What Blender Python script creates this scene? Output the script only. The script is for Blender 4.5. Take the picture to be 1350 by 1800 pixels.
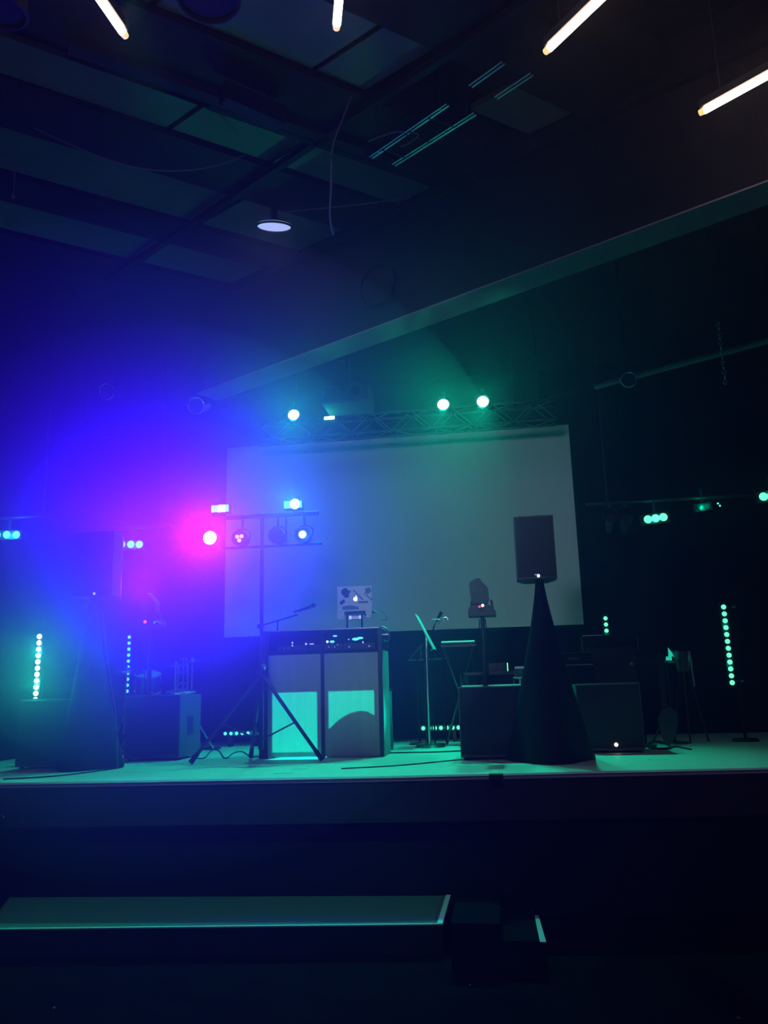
import bpy, bmesh, math, random
from mathutils import Vector, Matrix
from math import pi, sin, cos, tan, radians
random.seed(7)
sc = bpy.context.scene
for o in list(bpy.data.objects): bpy.data.objects.remove(o)

# ------------------------------------------------------------------ camera
FPX, PITCH, ROLL, YAW = 1445.0, radians(12.36), radians(1.51), radians(8.11)
CAM = Vector((0, 0, 1.58))
F = Vector((-sin(YAW)*cos(PITCH), cos(YAW)*cos(PITCH), sin(PITCH)))
_rt = Vector((cos(YAW), sin(YAW), 0)); _u = _rt.cross(F)
RX = _rt*cos(ROLL) - _u*sin(ROLL); UP = RX.cross(F)
cd = bpy.data.cameras.new('camera'); cam = bpy.data.objects.new('camera', cd)
sc.collection.objects.link(cam); sc.camera = cam
cd.sensor_fit = 'VERTICAL'; cd.sensor_height = 24; cd.lens = FPX/1800*24
cd.clip_start = .05; cd.clip_end = 100
cam.matrix_world = Matrix.Translation(CAM) @ Matrix((RX, UP, -F)).transposed().to_4x4()

def ray(x, y): return F*FPX + RX*(x-675) - UP*(y-900)
def onZ(x, y, z): d = ray(x, y); return CAM + d*((z-CAM.z)/d.z)
def onY(x, y, Y): d = ray(x, y); return CAM + d*(Y/d.y)

# ------------------------------------------------------------------ world, exposure, sampling
w = bpy.data.worlds.new('world'); sc.world = w; w.use_nodes = True
w.node_tree.nodes['Background'].inputs[0].default_value = (0.10, 0.10, 0.16, 1)
w.node_tree.nodes['Background'].inputs[1].default_value = 0.0
vs = sc.view_settings
vs.view_transform = 'Standard'; vs.look = 'None'; vs.exposure = 0.0; vs.gamma = 1; vs.use_curve_mapping = False
cy = sc.cycles
cy.max_bounces = 5; cy.diffuse_bounces = 2; cy.glossy_bounces = 2; cy.transmission_bounces = 3
cy.volume_bounces = 0; cy.transparent_max_bounces = 32
cy.sample_clamp_indirect = 1.5; cy.sample_clamp_direct = 0
cy.caustics_reflective = False; cy.caustics_refractive = False
cy.use_light_tree = True
cy.use_adaptive_sampling = True; cy.adaptive_threshold = .02
try: cy.use_denoising = True; cy.denoiser = 'OPENIMAGEDENOISE'
except Exception: pass

# ------------------------------------------------------------------ lights
def lamp(kind, name, loc, color, power, aim=None, size=.05, spot=120, blend=.6):
    ld = bpy.data.lights.new(name, kind); o = bpy.data.objects.new(name, ld)
    sc.collection.objects.link(o); o.location = loc; ld.color = color; ld.energy = power
    if kind in ('POINT', 'SPOT'): ld.shadow_soft_size = size
    if kind == 'SPOT': ld.spot_size = radians(spot); ld.spot_blend = blend
    if kind == 'AREA': ld.size = size
    if aim is not None:
        o.rotation_euler = (Vector(aim)-Vector(loc)).to_track_quat('-Z', 'Y').to_euler()
    return o
GREEN = (0.0, 1.0, 0.56); BLUE = (0.032, 0.0, 1.0); TEAL = (0.0, 1.0, .62)
K = dict(blue=1.0, green=1.0)
SZ = .98                                   # stage height
# truss pars: they throw green down and forward over the stage
TR_Y = 9.6
PARS = [(519, 733), (780, 715), (849, 710)]
GK = 5                                   # halo lamps
for (x, y), e in zip(PARS, (300, 330, 420)):
    p = onY(x, y, TR_Y)
    lamp('SPOT', 'par_beam', p+Vector((0, -.12, -.04)), GREEN, e, (p.x*.85-.55, 7.6, SZ), .05, 86, .9)
    lamp('SPOT', 'par_glow', p+Vector((0, -.10, 0)), GREEN, e*.06*GK, CAM+Vector((0, 0, .3)), .04, 28, 1.0)
    lamp('POINT', 'par_spill', p+Vector((0, -.10, 0)), GREEN, e*.004, None, .04)
# the blue and pink wash of the light stand on the left
GB_Y = 7.55
pb = onY(368, 945, GB_Y)
lamp('SPOT', 'blue_wash', pb+Vector((0, -.10, 0)), BLUE, 1150, (-.7, .5, 2.3), .25, 66, 1.0)
lamp('SPOT', 'blue_spill', pb+Vector((0, -.12, 0)), BLUE, 2200, (-.1, .5, 2.0), .1, 100, 1.0)
lamp('SPOT', 'magenta_glow', pb+Vector((0, -.10, 0)), (1, 0, .55), .45, CAM, .03, 120, 1.0)
p2 = onY(268, 1052, 7.75)
lamp('SPOT', 'head_haze_fill', p2+Vector((-.0, -.25, .1)), BLUE, 420, (-.9, .5, 2.3), .2, 74, 1.0)  # added blue spot at the dark moving head, widens the haze glow
p3 = onY(230, 940, 9.2)
lamp('SPOT', 'bar_haze_fill', p3+Vector((0, -.1, 0)), BLUE, 1150, (-.9, .5, 2.3), .25, 66, 1.0)  # added blue spot to broaden the haze glow; the bar itself is cyan
p4 = onY(515, 886, GB_Y)
lamp('SPOT', 'green_strobe', p4+Vector((0, -.12, 0)), GREEN, 8, CAM, .03, 110, 1.0)
# floor bar shining forward through the back of the booth
lamp('SPOT', 'floor_bar_light', (-1.74, 10.35, 1.12), TEAL, 7000, (-1.79, 8.04, 1.36), .02, 31, .12)
# added fill spot from out of view that greys the screen
lamp('SPOT', 'screen_fill', (-1.2, .5, 3.6), (.50, .68, 1.0), 280, (-1.36, 10.6, 3.6), .35, 36, .25)
lamp('SPOT', 'step_fill', (-1.7, 3.3, 5.2), GREEN, 230, (-2.0, 5.45, .17), .05, 44, .7)  # added green spot outside the view that brightens the step
for (x, y), a_, e in (((440, 235), 13, 96), ((615, 105), 16, 96), ((915, 205), 8, 96), ((690, 340), 8, 64)):
    lamp('SPOT', 'ceiling_fill', (-.95, 10.1, 1.18), GREEN, e*3, onZ(x, y, 5.6), .02, a_, .8)  # added green spots that tint patches of the ceiling
# added violet fill from above the viewpoint, brightens the stage fronts
lamp('AREA', 'front_fill', (-.5, -.6, 4.9), (.50, .30, 1.0), 28, (-1.5, 8.0, 1.6), .6)

# ------------------------------------------------------------------ materials
def mat(name, col, rough=.6, metal=0, emis=None, estr=0, noise=0, scale=40, bump=0, spec=.5, sample=True):
    m = bpy.data.materials.new(name); m.use_nodes = True
    nt = m.node_tree; b = nt.nodes['Principled BSDF']
    b.inputs['Base Color'].default_value = (*col, 1); b.inputs['Roughness'].default_value = rough
    b.inputs['Metallic'].default_value = metal; b.inputs['Specular IOR Level'].default_value = spec
    if emis:
        b.inputs['Emission Color'].default_value = (*emis, 1); b.inputs['Emission Strength'].default_value = estr
        if not sample: m.cycles.emission_sampling = 'NONE'
    if noise or bump:
        tc = nt.nodes.new('ShaderNodeTexCoord'); n = nt.nodes.new('ShaderNodeTexNoise')
        n.inputs['Scale'].default_value = scale; n.inputs['Detail'].default_value = 4
        nt.links.new(tc.outputs['Object'], n.inputs['Vector'])
        if noise:
            mx = nt.nodes.new('ShaderNodeMix'); mx.data_type = 'RGBA'
            mx.inputs['A'].default_value = (*[c*(1-noise) for c in col], 1)
            mx.inputs['B'].default_value = (*[min(1, c*(1+noise)) for c in col], 1)
            nt.links.new(n.outputs['Fac'], mx.inputs['Factor']); nt.links.new(mx.outputs['Result'], b.inputs['Base Color'])
        if bump:
            bp = nt.nodes.new('ShaderNodeBump'); bp.inputs['Strength'].default_value = bump; bp.inputs['Distance'].default_value = .01
            nt.links.new(n.outputs['Fac'], bp.inputs['Height']); nt.links.new(bp.outputs['Normal'], b.inputs['Normal'])
    return m
M = {}
M['wall'] = mat('black_wall_paint', (.008, .008, .012), .85, noise=.3, scale=6, spec=.2)
M['ceil'] = mat('black_ceiling', (.010, .010, .012), .9, noise=.2, scale=5, spec=.2)
M['panel'] = mat('grey_acoustic_panel', (.12, .12, .12), .9, noise=.25, scale=3, spec=.2)
M['lip'] = mat('baked_lit_board', (.17, .18, .18), .8, noise=.15, scale=4, spec=.2)  # pale tone carries the light falling on undersides
M['header'] = mat('dark_painted_board', (.012, .012, .016), .85, noise=.15, scale=4, spec=.1)
M['floor'] = mat('dark_floor', (.008, .0055, .0045), 1.0, spec=0, noise=.4, scale=5)
M['matt'] = mat('matt_black_felt', (.008, .008, .009), 1.0, spec=0)
M['stage'] = mat('stage_deck', (.74, .74, .74), .5, noise=.12, scale=9, bump=.05)
M['fascia'] = mat('stage_front_board', (.045, .038, .045), .8, noise=.15, scale=8, spec=.2)
M['riser'] = mat('stage_front_curtain', (.014, .014, .018), .9, noise=.2, scale=10, spec=.1)
M['step'] = mat('step_carpet', (.11, .125, .115), .8, noise=.25, scale=60)
M['metal'] = mat('bare_metal', (.6, .6, .6), .3, 1)
M['chrome'] = mat('chrome', (.8, .8, .8), .32, 1)
M['black'] = mat('black_plastic', (.014, .014, .016), .45, noise=.2, scale=30)
M['bmetal'] = mat('black_powder_coat', (.03, .03, .033), .35, .3)
M['cab'] = mat('black_cabinet_carpet', (.014, .014, .016), .85, noise=.3, scale=80, bump=.2, spec=.12)
M['cabside'] = mat('grey_cabinet_vinyl', (.10, .10, .10), .6, noise=.2, scale=60)
M['grille'] = mat('black_speaker_grille', (.012, .012, .016), .6, noise=.2, scale=90)
M['spandex'] = mat('black_stretch_cover', (.012, .012, .015), .8, spec=.15)
M['screen'] = mat('matte_white_screen', (.78, .78, .76), .9, noise=.03, scale=3, spec=.1)
M['lapsilver'] = mat('laptop_aluminium', (.62, .6, .6), .4, .2)
M['sticker'] = mat('dark_sticker', (.05, .04, .08), .6)
M['sticker2'] = mat('grey_sticker', (.25, .22, .3), .6)
M['rubber'] = mat('rubber', (.012, .012, .012), .8)
M['tape'] = mat('beige_tape', (.55, .5, .42), .7)
M['bronze'] = mat('cymbal_bronze', (.6, .5, .3), .25, .9)
M['drum'] = mat('drum_lacquer', (.06, .06, .08), .25)
M['drumhead'] = mat('drum_head', (.5, .5, .48), .6)
M['paper'] = mat('white_paper_and_glint', (.8, .8, .78), .8)  # real paper and tape, also the slivers that imitate edge glints
M['bag'] = mat('black_bag', (.015, .015, .02), .9)
M['led'] = mat('green_led', (.1, .1, .1), .4, emis=(.13, 1, .50), estr=1.5, sample=False)
M['ledc'] = mat('cyan_led', (.1, .1, .1), .4, emis=(.13, .95, .85), estr=1.15, sample=False)
M['ledhot'] = mat('bright_green_led', (.1, .1, .1), .4, emis=(.55, 1, .75), estr=5, sample=False)
M['ledpink'] = mat('pink_led', (.1, .1, .1), .4, emis=(1, .45, .7), estr=2, sample=False)
M['ledmag'] = mat('bright_magenta_led', (.1, .1, .1), .4, emis=(1, .35, .85), estr=9, sample=False)
M['ledred'] = mat('red_led', (.1, .1, .1), .4, emis=(1, .05, .12), estr=3, sample=False)
M['ledwhite'] = mat('white_led', (.1, .1, .1), .4, emis=(.9, 1, 1), estr=3, sample=False)
M['ledwarm'] = mat('warm_white_led', (.1, .1, .1), .4, emis=(1, .9, .75), estr=3, sample=False)
M['ledblue'] = mat('pale_blue_led', (.1, .1, .1), .4, emis=(.4, .45, 1), estr=1.2, sample=False)
M['tubelight'] = mat('warm_tube_diffuser', (.5, .5, .5), .4, emis=(1, .72, .55), estr=16)
M['tubecap'] = mat('amber_end_cap', (.5, .4, .2), .4, emis=(1, .6, .2), estr=1.2, sample=False)
M['downlight'] = mat('cool_downlight_glass', (.5, .5, .5), .4, emis=(.42, .48, .95), estr=.95, sample=False)
M['logo'] = mat('lit_logo', (.5, .5, .5), .4, emis=(1, 1, .85), estr=1.6, sample=False)
M['lensdark'] = mat('unlit_lens', (.05, .05, .06), .08)
# translucent lycra
m = bpy.data.materials.new('white_stretch_lycra'); m.use_nodes = True; nt = m.node_tree; nt.nodes.clear()
out = nt.nodes.new('ShaderNodeOutputMaterial'); mixn = nt.nodes.new('ShaderNodeMixShader'); d = nt.nodes.new('ShaderNodeBsdfDiffuse'); t = nt.nodes.new('ShaderNodeBsdfTranslucent')
nz = nt.nodes.new('ShaderNodeTexNoise'); nz.inputs['Scale'].default_value = 5; tcn = nt.nodes.new('ShaderNodeTexCoord'); mp = nt.nodes.new('ShaderNodeMapping'); mp.inputs['Scale'].default_value = (4, 1, .4)
cr = nt.nodes.new('ShaderNodeMix'); cr.data_type = 'RGBA'; cr.inputs['A'].default_value = (.72, .70, .72, 1); cr.inputs['B'].default_value = (.88, .86, .88, 1)
nt.links.new(tcn.outputs['Object'], mp.inputs['Vector']); nt.links.new(mp.outputs['Vector'], nz.inputs['Vector']); nt.links.new(nz.outputs['Fac'], cr.inputs['Factor'])
nt.links.new(cr.outputs['Result'], d.inputs['Color']); nt.links.new(cr.outputs['Result'], t.inputs['Color'])
mixn.inputs[0].default_value = .5
nt.links.new(d.outputs[0], mixn.inputs[1]); nt.links.new(t.outputs[0], mixn.inputs[2]); nt.links.new(mixn.outputs[0], out.inputs[0])
M['lycra'] = m
# haze
m = bpy.data.materials.new('stage_haze'); m.use_nodes = True; nt = m.node_tree; nt.nodes.clear()
out = nt.nodes.new('ShaderNodeOutputMaterial'); v = nt.nodes.new('ShaderNodeVolumeScatter')
v.inputs['Color'].default_value = (1, 1, 1, 1); v.inputs['Density'].default_value = .004; v.inputs['Anisotropy'].default_value = .8
nt.links.new(v.outputs[0], out.inputs['Volume']); M['haze'] = m
m2 = m.copy(); m2.name = 'dense_haze'; M['fog'] = m2
for n_ in m2.node_tree.nodes:
    if n_.type == 'VOLUME_SCATTER': n_.inputs['Density'].default_value = .018

# ------------------------------------------------------------------ mesh helpers
def V(*a): return Vector(a)
def BM(): return bmesh.new()
def box(bm, a, b, rot=None, bev=0):
    a = Vector(a); b = Vector(b); c = (a+b)/2; s = b-a
    r = bmesh.ops.create_cube(bm, size=1); vv = r['verts']
    for v_ in vv: v_.co = Vector((v_.co.x*s.x, v_.co.y*s.y, v_.co.z*s.z))
    if bev:
        ed = list({e for v_ in vv for e in v_.link_edges})
        g = bmesh.ops.bevel(bm, geom=ed, offset=bev, segments=2, affect='EDGES', profile=.6)
        vv = list({v_ for f in g['faces'] for v_ in f.verts} | {v_ for v_ in vv if v_.is_valid})
    for v_ in vv: v_.co = (rot @ v_.co if rot else v_.co) + c
    return bm
def cyl(bm, a, b, r1, r2=None, n=14, caps=True):
    a = Vector(a); b = Vector(b); r2 = r1 if r2 is None else r2
    q = (b-a).to_track_quat('Z', 'Y').to_matrix().to_4x4()
    bmesh.ops.create_cone(bm, cap_ends=caps, segments=n, radius1=r1, radius2=r2, depth=(b-a).length, matrix=Matrix.Translation((a+b)/2) @ q)
    return bm
def sph(bm, c, r, s=(1, 1, 1), u=14, v_=9):
    bmesh.ops.create_uvsphere(bm, u_segments=u, v_segments=v_, radius=r, matrix=Matrix.Translation(Vector(c)) @ Matrix.Diagonal((*s, 1)))
    return bm
def tube(bm, pts, r, n=8):
    pts = [Vector(p) for p in pts]; rings = []
    for i, p in enumerate(pts):
        t_ = (pts[min(i+1, len(pts)-1)]-pts[max(i-1, 0)]).normalized()
        up = Vector((0, 0, 1)) if abs(t_.z) < .9 else Vector((1, 0, 0))
        s_ = t_.cross(up).normalized(); q = s_.cross(t_)
        rings.append([bm.verts.new(p+(s_*cos(2*pi*k/n)+q*sin(2*pi*k/n))*r) for k in range(n)])
    for A, B in zip(rings, rings[1:]):
        for k in range(n): bm.faces.new((A[k], A[(k+1) % n], B[(k+1) % n], B[k]))
    bm.faces.new(rings[0][::-1]); bm.faces.new(rings[-1])
    return bm
def ring(bm, c, R_, r, axis=(0, -1, 0), arc=2*pi, n=28):
    q = Vector(axis).to_track_quat('Z', 'Y'); pts = [Vector(c)+q @ Vector((cos(arc*k/n)*R_, sin(arc*k/n)*R_, 0)) for k in range(n+1)]
    return tube(bm, pts, r, 7)
def prism(bm, poly, dvec):
    """polygon (3-D points) extruded by dvec"""
    A = [bm.verts.new(Vector(p)) for p in poly]; B = [bm.verts.new(Vector(p)+Vector(dvec)) for p in poly]
    bm.faces.new(A[::-1]); bm.faces.new(B)
    n = len(A)
    for k in range(n): bm.faces.new((A[k], A[(k+1) % n], B[(k+1) % n], B[k]))
    return bm
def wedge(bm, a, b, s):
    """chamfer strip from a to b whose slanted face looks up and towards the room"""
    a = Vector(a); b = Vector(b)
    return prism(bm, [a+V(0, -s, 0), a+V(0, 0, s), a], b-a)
def obj(name, bm, m_, parent=None, smooth=False):
    bmesh.ops.recalc_face_normals(bm, faces=bm.faces)
    me = bpy.data.meshes.new(name); bm.to_mesh(me); bm.free()
    if smooth:
        for p in me.polygons: p.use_smooth = True
        try: me.set_sharp_from_angle(angle=radians(40))
        except Exception: pass
    me.materials.append(m_)
    o = bpy.data.objects.new(name, me); sc.collection.objects.link(o)
    if parent is not None: o.parent = parent
    return o
def tag(o, label, cat, group=None):
    o['label'] = label; o['category'] = cat
    if group: o['group'] = group
    return o
def thing(name, label, cat, loc=(0, 0, 0), rz=0, group=None):
    o = bpy.data.objects.new(name, None); sc.collection.objects.link(o)
    o.location = loc; o.rotation_euler = (0, 0, rz); o.empty_display_size = .1
    return tag(o, label, cat, group)
def struct(name, bm, m_, parent=None):
    o = obj(name, bm, m_, parent)
    if parent is None: o['kind'] = 'structure'
    return o
def centre(name, bm, m_, label, cat, group=None, smooth=True):
    """one-mesh thing with its origin moved to the bottom centre"""
    xs = [v_.co for v_ in bm.verts]
    c = Vector(((min(p.x for p in xs)+max(p.x for p in xs))/2, (min(p.y for p in xs)+max(p.y for p in xs))/2, min(p.z for p in xs)))
    for v_ in bm.verts: v_.co -= c
    o = obj(name, bm, m_, None, smooth); o.location = c
    return tag(o, label, cat, group)
def dup(root, loc, rz=None, label=None, group=None):
    r = root.copy(); sc.collection.objects.link(r); r.location = loc
    if rz is not None: r.rotation_euler = (root.rotation_euler.x, root.rotation_euler.y, rz)
    if label: r['label'] = label
    if group: r['group'] = group
    for ch in [c for c in bpy.data.objects if c.parent == root]:
        c = ch.copy(); sc.collection.objects.link(c); c.parent = r
        for g in [x for x in bpy.data.objects if x.parent == ch]:
            d_ = g.copy(); sc.collection.objects.link(d_); d_.parent = c
    return r

# ------------------------------------------------------------------ setting
XL, XR, YB, YF, ZC, ZS = -7.6, 5.6, 11.0, -1.6, 5.6, 5.9
struct('floor', box(BM(), (XL, YF, -.1), (XR, 7.2, 0)), M['floor'])
struct('wall_back', box(BM(), (XL, YB, 0), (XR, YB+.1, ZS)), M['wall'])
struct('wall_left', box(BM(), (XL-.1, YF, 0), (XL, YB+.1, ZS)), M['wall'])
struct('wall_right', box(BM(), (XR, YF, 0), (XR+.1, YB+.1, ZS)), M['wall'])
struct('wall_front', box(BM(), (XL, YF-.1, 0), (XR, YF, ZS)), M['wall'])
struct('ceiling', box(BM(), (XL-.1, YF-.1, ZS), (XR+.1, YB+.1, ZS+.1)), M['ceil'])
# bulkhead that crosses the room diagonally: darkened face, lip lightened to stand in for stage light
HZ = 4.6
ha, hb = onZ(350, 690, HZ), onZ(1300, 335, HZ)
D = (hb-ha).normalized(); N = Vector((-D.y, D.x, 0))      # N points towards the stage
h0, h1 = ha - D*0.02, ha + D*8.05
hd = struct('beam_bulkhead', prism(BM(), [h0, h1, h1+N*.26, h0+N*.26], (0, 0, ZS-HZ)), M['header'])
struct('trim_lit_underside', prism(BM(), [h0-N*.004, h1-N*.004, h1+N*.264, h0+N*.264], (0, 0, -.012)), M['lip'])
# room-side suspended ceiling plane at ZC (dark), in front of the bulkhead
def G(u, v_, z=ZC): p = ha + D*u + N*v_; p.z = z; return p
SL = .37                                                  # the bays run slightly askew
def bay(u0, u1, v0, v1, z, th):
    return [G(u0+SL*v0, v0, z), G(u1+SL*v0, v0, z), G(u1+SL*v1, v1, z), G(u0+SL*v1, v1, z)], (0, 0, th)
for i, (u0, u1, v0, v1) in enumerate([(1.5, 2.08, -3.6, -.97), (1.5, 2.08, -.93, -.03), (2.64, 3.0, -3.6, -1.9), (2.64, 3.0, -1.86, -1.16), (2.64, 3.0, -1.12, -.03),
        (3.74, 4.3, -2.6, -1.64), (3.74, 4.3, -1.6, -1.26), (.55, 1.06, -2.6, -1.0), (.55, 1.06, -.96, -.03), (3.95, 4.32, -.62, -.12), (3.74, 4.3, -3.9, -2.64)]):
    poly, dv = bay(u0, u1, v0, v1, ZC, .05)
    struct('ceiling_panel', prism(BM(), poly, dv), M['panel'])
for (u0, u1) in [(2.10, 2.62), (3.16, 3.72), (1.08, 1.48), (.1, .53), (4.34, 4.9)]:
    poly, dv = bay(u0, u1, -4.6, -.02, ZC-.04, ZS-ZC+.04)
    struct('beam', prism(BM(), poly, dv), M['ceil'])
# long seam rail parallel to the bulkhead
struct('trim_1', prism(BM(), [G(-.2, -1.0, ZC-.10), G(7, -1.45, ZC-.10), G(7, -1.40, ZC-.10), G(-.2, -.95, ZC-.10)], (0, 0, .05)), M['ceil'])
struct('trim_2', prism(BM(), [G(.2, -.06, ZC-.10), G(7.0, -.06, ZC-.10), G(7, -.01, ZC-.10), G(.2, -.01, ZC-.10)], (0, 0, .10)), M['header'])

# stage platform
s0, s1, s2 = onZ(0, 1377, SZ), onZ(675, 1365, SZ), onZ(1350, 1350, SZ)
sl = s0 + (s0-s1)*.5; sr = s2 + (s2-s1)*1.2
front = [sl, s1, sr]
def sp(p, dy, z): return Vector((p.x, p.y+dy, z))
def slab(y0, y1, z0, z1, name, m_):
    bm = BM(); pts = [sp(p, y0, z0) for p in front]
    back = [Vector((p.x, p.y+y1, z0)) for p in reversed(front)] if y1 is not None else [Vector((sr.x, YB, z0)), Vector((sl.x, YB, z0))]
    prism(bm, pts+back, (0, 0, z1-z0)); return struct(name, bm, m_)
slab(0, None, SZ-.035, SZ, 'floor_stage', M['stage'])
slab(.01, .10, SZ-.32, SZ-.036, 'trim_stage_front', M['fascia'])
slab(.10, .14, 0, SZ-.036, 'wall_stage_riser', M['riser'])
bm = BM()
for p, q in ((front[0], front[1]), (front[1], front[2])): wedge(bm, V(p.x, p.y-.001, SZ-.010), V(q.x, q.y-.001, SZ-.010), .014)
struct('trim_stage_edge', bm, M['paper'])  # metal nosing whitened so its glint sits in the colour

# haze fills the room
hz = obj('haze', box(BM(), (XL+.02, YF+.02, .02), (XR-.02, YB-.02, ZS-.02)), M['haze'])
hz['kind'] = 'stuff'; tag(hz, 'thin stage haze filling the air of the room', 'haze')
fc = onY(290, 960, 5.9)
for k, (r, q) in enumerate(((1.0, 'the small inner core'), (1.65, 'the middle layer'), (2.35, 'the wide outer layer'))):
    fg = obj('fog_cloud', sph(BM(), (0, 0, 0), r, (1.15, 1.1, 1), 48, 32), M['fog'], None, True); fg.location = fc
    fg['kind'] = 'stuff'; tag(fg, 'blue glowing bank of fog around the magenta lamp, ' + q, 'fog')

# ------------------------------------------------------------------ projection screen
sx0, sx1, sz0, sz1, SY = -3.70, .975, 2.345, 4.965, 10.6
t = thing('projection_screen', 'large pale blank projection screen on the wall behind the stage', 'screen', ((sx0+sx1)/2, SY, sz0))
w2, hh = (sx1-sx0)/2, sz1-sz0
obj('screen_fabric', box(BM(), (-w2, 0, 0), (w2, .012, hh)), M['screen'], t)
bm = BM(); box(bm, (-w2-.05, .014, -.05), (w2+.05, .05, 0)); box(bm, (-w2-.05, .014, hh), (w2+.05, .05, hh+.05)); box(bm, (-w2-.05, .014, 0), (-w2, .05, hh)); box(bm, (w2, .014, 0), (w2+.05, .05, hh))
for zz in (.3, hh-.3): box(bm, (-w2, .05, zz), (w2, YB-SY, zz+.04))
obj('frame', bm, M['wall'], t)

# ------------------------------------------------------------------ overhead truss and its lamps
tx0, tx1, tz, ty = -3.0, .75, 4.86, 9.75
t = thing('lighting_truss', 'long box truss hanging above the projection screen', 'truss', (tx0, ty, tz-.12))
Lt = tx1-tx0; hs = .12
for dy in (-hs, hs):
    for dz in (0, 2*hs): obj('chord', cyl(BM(), (0, dy, dz), (Lt, dy, dz), .02, n=10), M['bmetal'], t, True)
bm = BM(); n = 15
for k in range(n):
    a, b = k*Lt/n, (k+1)*Lt/n
    for dy in (-hs, hs): cyl(bm, (a, dy, 0 if k % 2 else 2*hs), (b, dy, 2*hs if k % 2 else 0), .009, n=6)
    for dz in (0, 2*hs): cyl(bm, (a, -hs if k % 2 else hs, dz), (b, hs if k % 2 else -hs, dz), .009, n=6)
obj('lattice', bm, M['cabside'], t)
for xx in (.5, Lt-.5): obj('hanger', cyl(BM(), (xx, 0, 2*hs), (xx, 0, ZS-(tz-.12)), .012, n=8), M['bmetal'], t)

def par_can(name, label, p, m_led, r=.075, yaw=0, group=None, pitch=-8, drop=.12):
    """round lamp facing the audience, yoke and clamp above"""
    t = thing(name, label, 'stage light', p, yaw, group)
    q = Matrix.Rotation(radians(pitch), 4, 'X')
    ax = q @ Vector((0, -1, 0))
    bm = BM(); cyl(bm, ax*.0, -ax*.17, r*1.12, r*.8, 22); cyl(bm, -ax*.17, -ax*.22, r*.55, r*.5, 18)
    ring(bm, ax*.005, r*1.1, .006, ax)
    obj('housing', bm, M['black'], t, True)
    obj('lens', cyl(BM(), ax*.0015, ax*.012, r*.9, r*.85, 22), m_led, t, True)
    bm = BM(); tube(bm, [(-r*1.25, .06, 0), (-r*1.25, .06, drop*.7), (-r*.9, .06, drop), (r*.9, .06, drop), (r*1.25, .06, drop*.7), (r*1.25, .06, 0)], .006, 6)
    obj('yoke', bm, M['bmetal'], t)
    obj('clamp', box(BM(), (-.02, .03, drop), (.02, .09, drop+.06)), M['bmetal'], t)
    return t
labs = ['glowing green lamp at the left end of the truss', 'green lamp under the truss right of centre, the left one of a pair', 'brightest green lamp, rightmost under the truss']
for (x, y), lb in zip(PARS, labs):
    par_can('par_light', lb, onY(x, y, TR_Y)+Vector((0, -.08, 0)), M['ledhot'], .078, group='green lamps on the truss')
# low flat green lamp beside the box
p = onY(582, 738, TR_Y)
t = thing('flood_light', 'small flat green lamp beneath the dark hanging box', 'stage light', p+V(0, -.1, -.04))
obj('housing', box(BM(), (-.09, 0, -.02), (.09, .12, .09), bev=.01), M['black'], t); obj('lens', box(BM(), (-.065, -.008, .01), (.065, -.001, .05), bev=.003), M['ledhot'], t)
obj('bracket', box(BM(), (-.01, .04, .09), (.01, .08, .14)), M['bmetal'], t)
# hanging projector-like box
p = onY(612, 718, 9.25)
t = thing('projector', 'dark boxy projector hanging in front of the truss with green lit underside', 'projector', p)
obj('body', box(BM(), (-.28, -.22, 0), (.28, .25, .24), bev=.02), M['lip'], t)
lamp('POINT', 'flood_spill', onY(582, 738, TR_Y)+V(0, -.30, -.10), GREEN, 1.2, None, .03)
bm = BM(); box(bm, (-.24, -.225, .04), (.0, -.22, .2)); obj('front_grille', bm, M['grille'], t)
obj('lens', cyl(BM(), (.14, -.22, .12), (.14, -.27, .12), .05, .055, 20), M['lensdark'], t, True)
obj('mount', cyl(BM(), (0, 0, .24), (0, 0, ZS-p.z), .022, n=10), M['bmetal'], t)

# ------------------------------------------------------------------ side lighting bars with LED fixtures
def hbar(name, label, x0, x1, y, z, hang):
    t = thing(name, label, 'pipe', (x0, y, z))
    obj('pipe', cyl(BM(), (0, 0, 0), (x1-x0, 0, 0), .024, n=12), M['bmetal'], t, True)
    for h in hang: obj('hanger', cyl(BM(), (h-x0, 0, .0), (h-x0, 0, ZS-z), .014, n=8), M['bmetal'], t)
def led_bar(label, pts, y, r, m_, extra=None, group='hanging green light bars'):
    ps = [onY(px, py, y) for px, py in pts]; c = sum(ps, Vector())/len(ps)
    t = thing('led_light_bar', label, 'stage light', c, 0, group)
    q = [p-c for p in ps]; xs = [p.x for p in q]
    rot = Matrix.Rotation(-math.atan2(q[-1].z-q[0].z, q[-1].x-q[0].x), 3, 'Y') if len(q) > 1 else None
    obj('housing', box(BM(), (min(xs)-r*1.6, .0, -r*1.35), (max(xs)+r*1.6, .11, r*1.35), rot, .008), M['black'], t)
    for p in q: obj('lens', cyl(BM(), p+V(0, -.001, 0), p+V(0, -.014, 0), r, r*.9, 18), m_, t, True)
    obj('bracket', box(BM(), (-.015, .04, r*1.35), (.015, .07, .22)), M['bmetal'], t)
    lamp('POINT', 'led_bar_glow', c+V(0, -.08, 0), GREEN, .8, None, .03)
    return c
c = led_bar('green light bar at the left edge of the photo, high up', [(-5, 941), (12, 940), (29, 940)], 8.6, .045, M['led'])
lamp('POINT', 'led_bar_glow', c+V(0, -.1, 0), GREEN, 2.0, None, .04)
hbar('lighting_pipe', 'black pipe holding the green light bars at upper left', XL+.05, c.x+.5, 8.66, c.z+.22, (c.x-.4, c.x+.4))
c = led_bar('cyan light bar with three round lenses left of the magenta lamp', [(214, 957), (230, 957), (245, 957)], 9.4, .047, M['ledc'])
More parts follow.
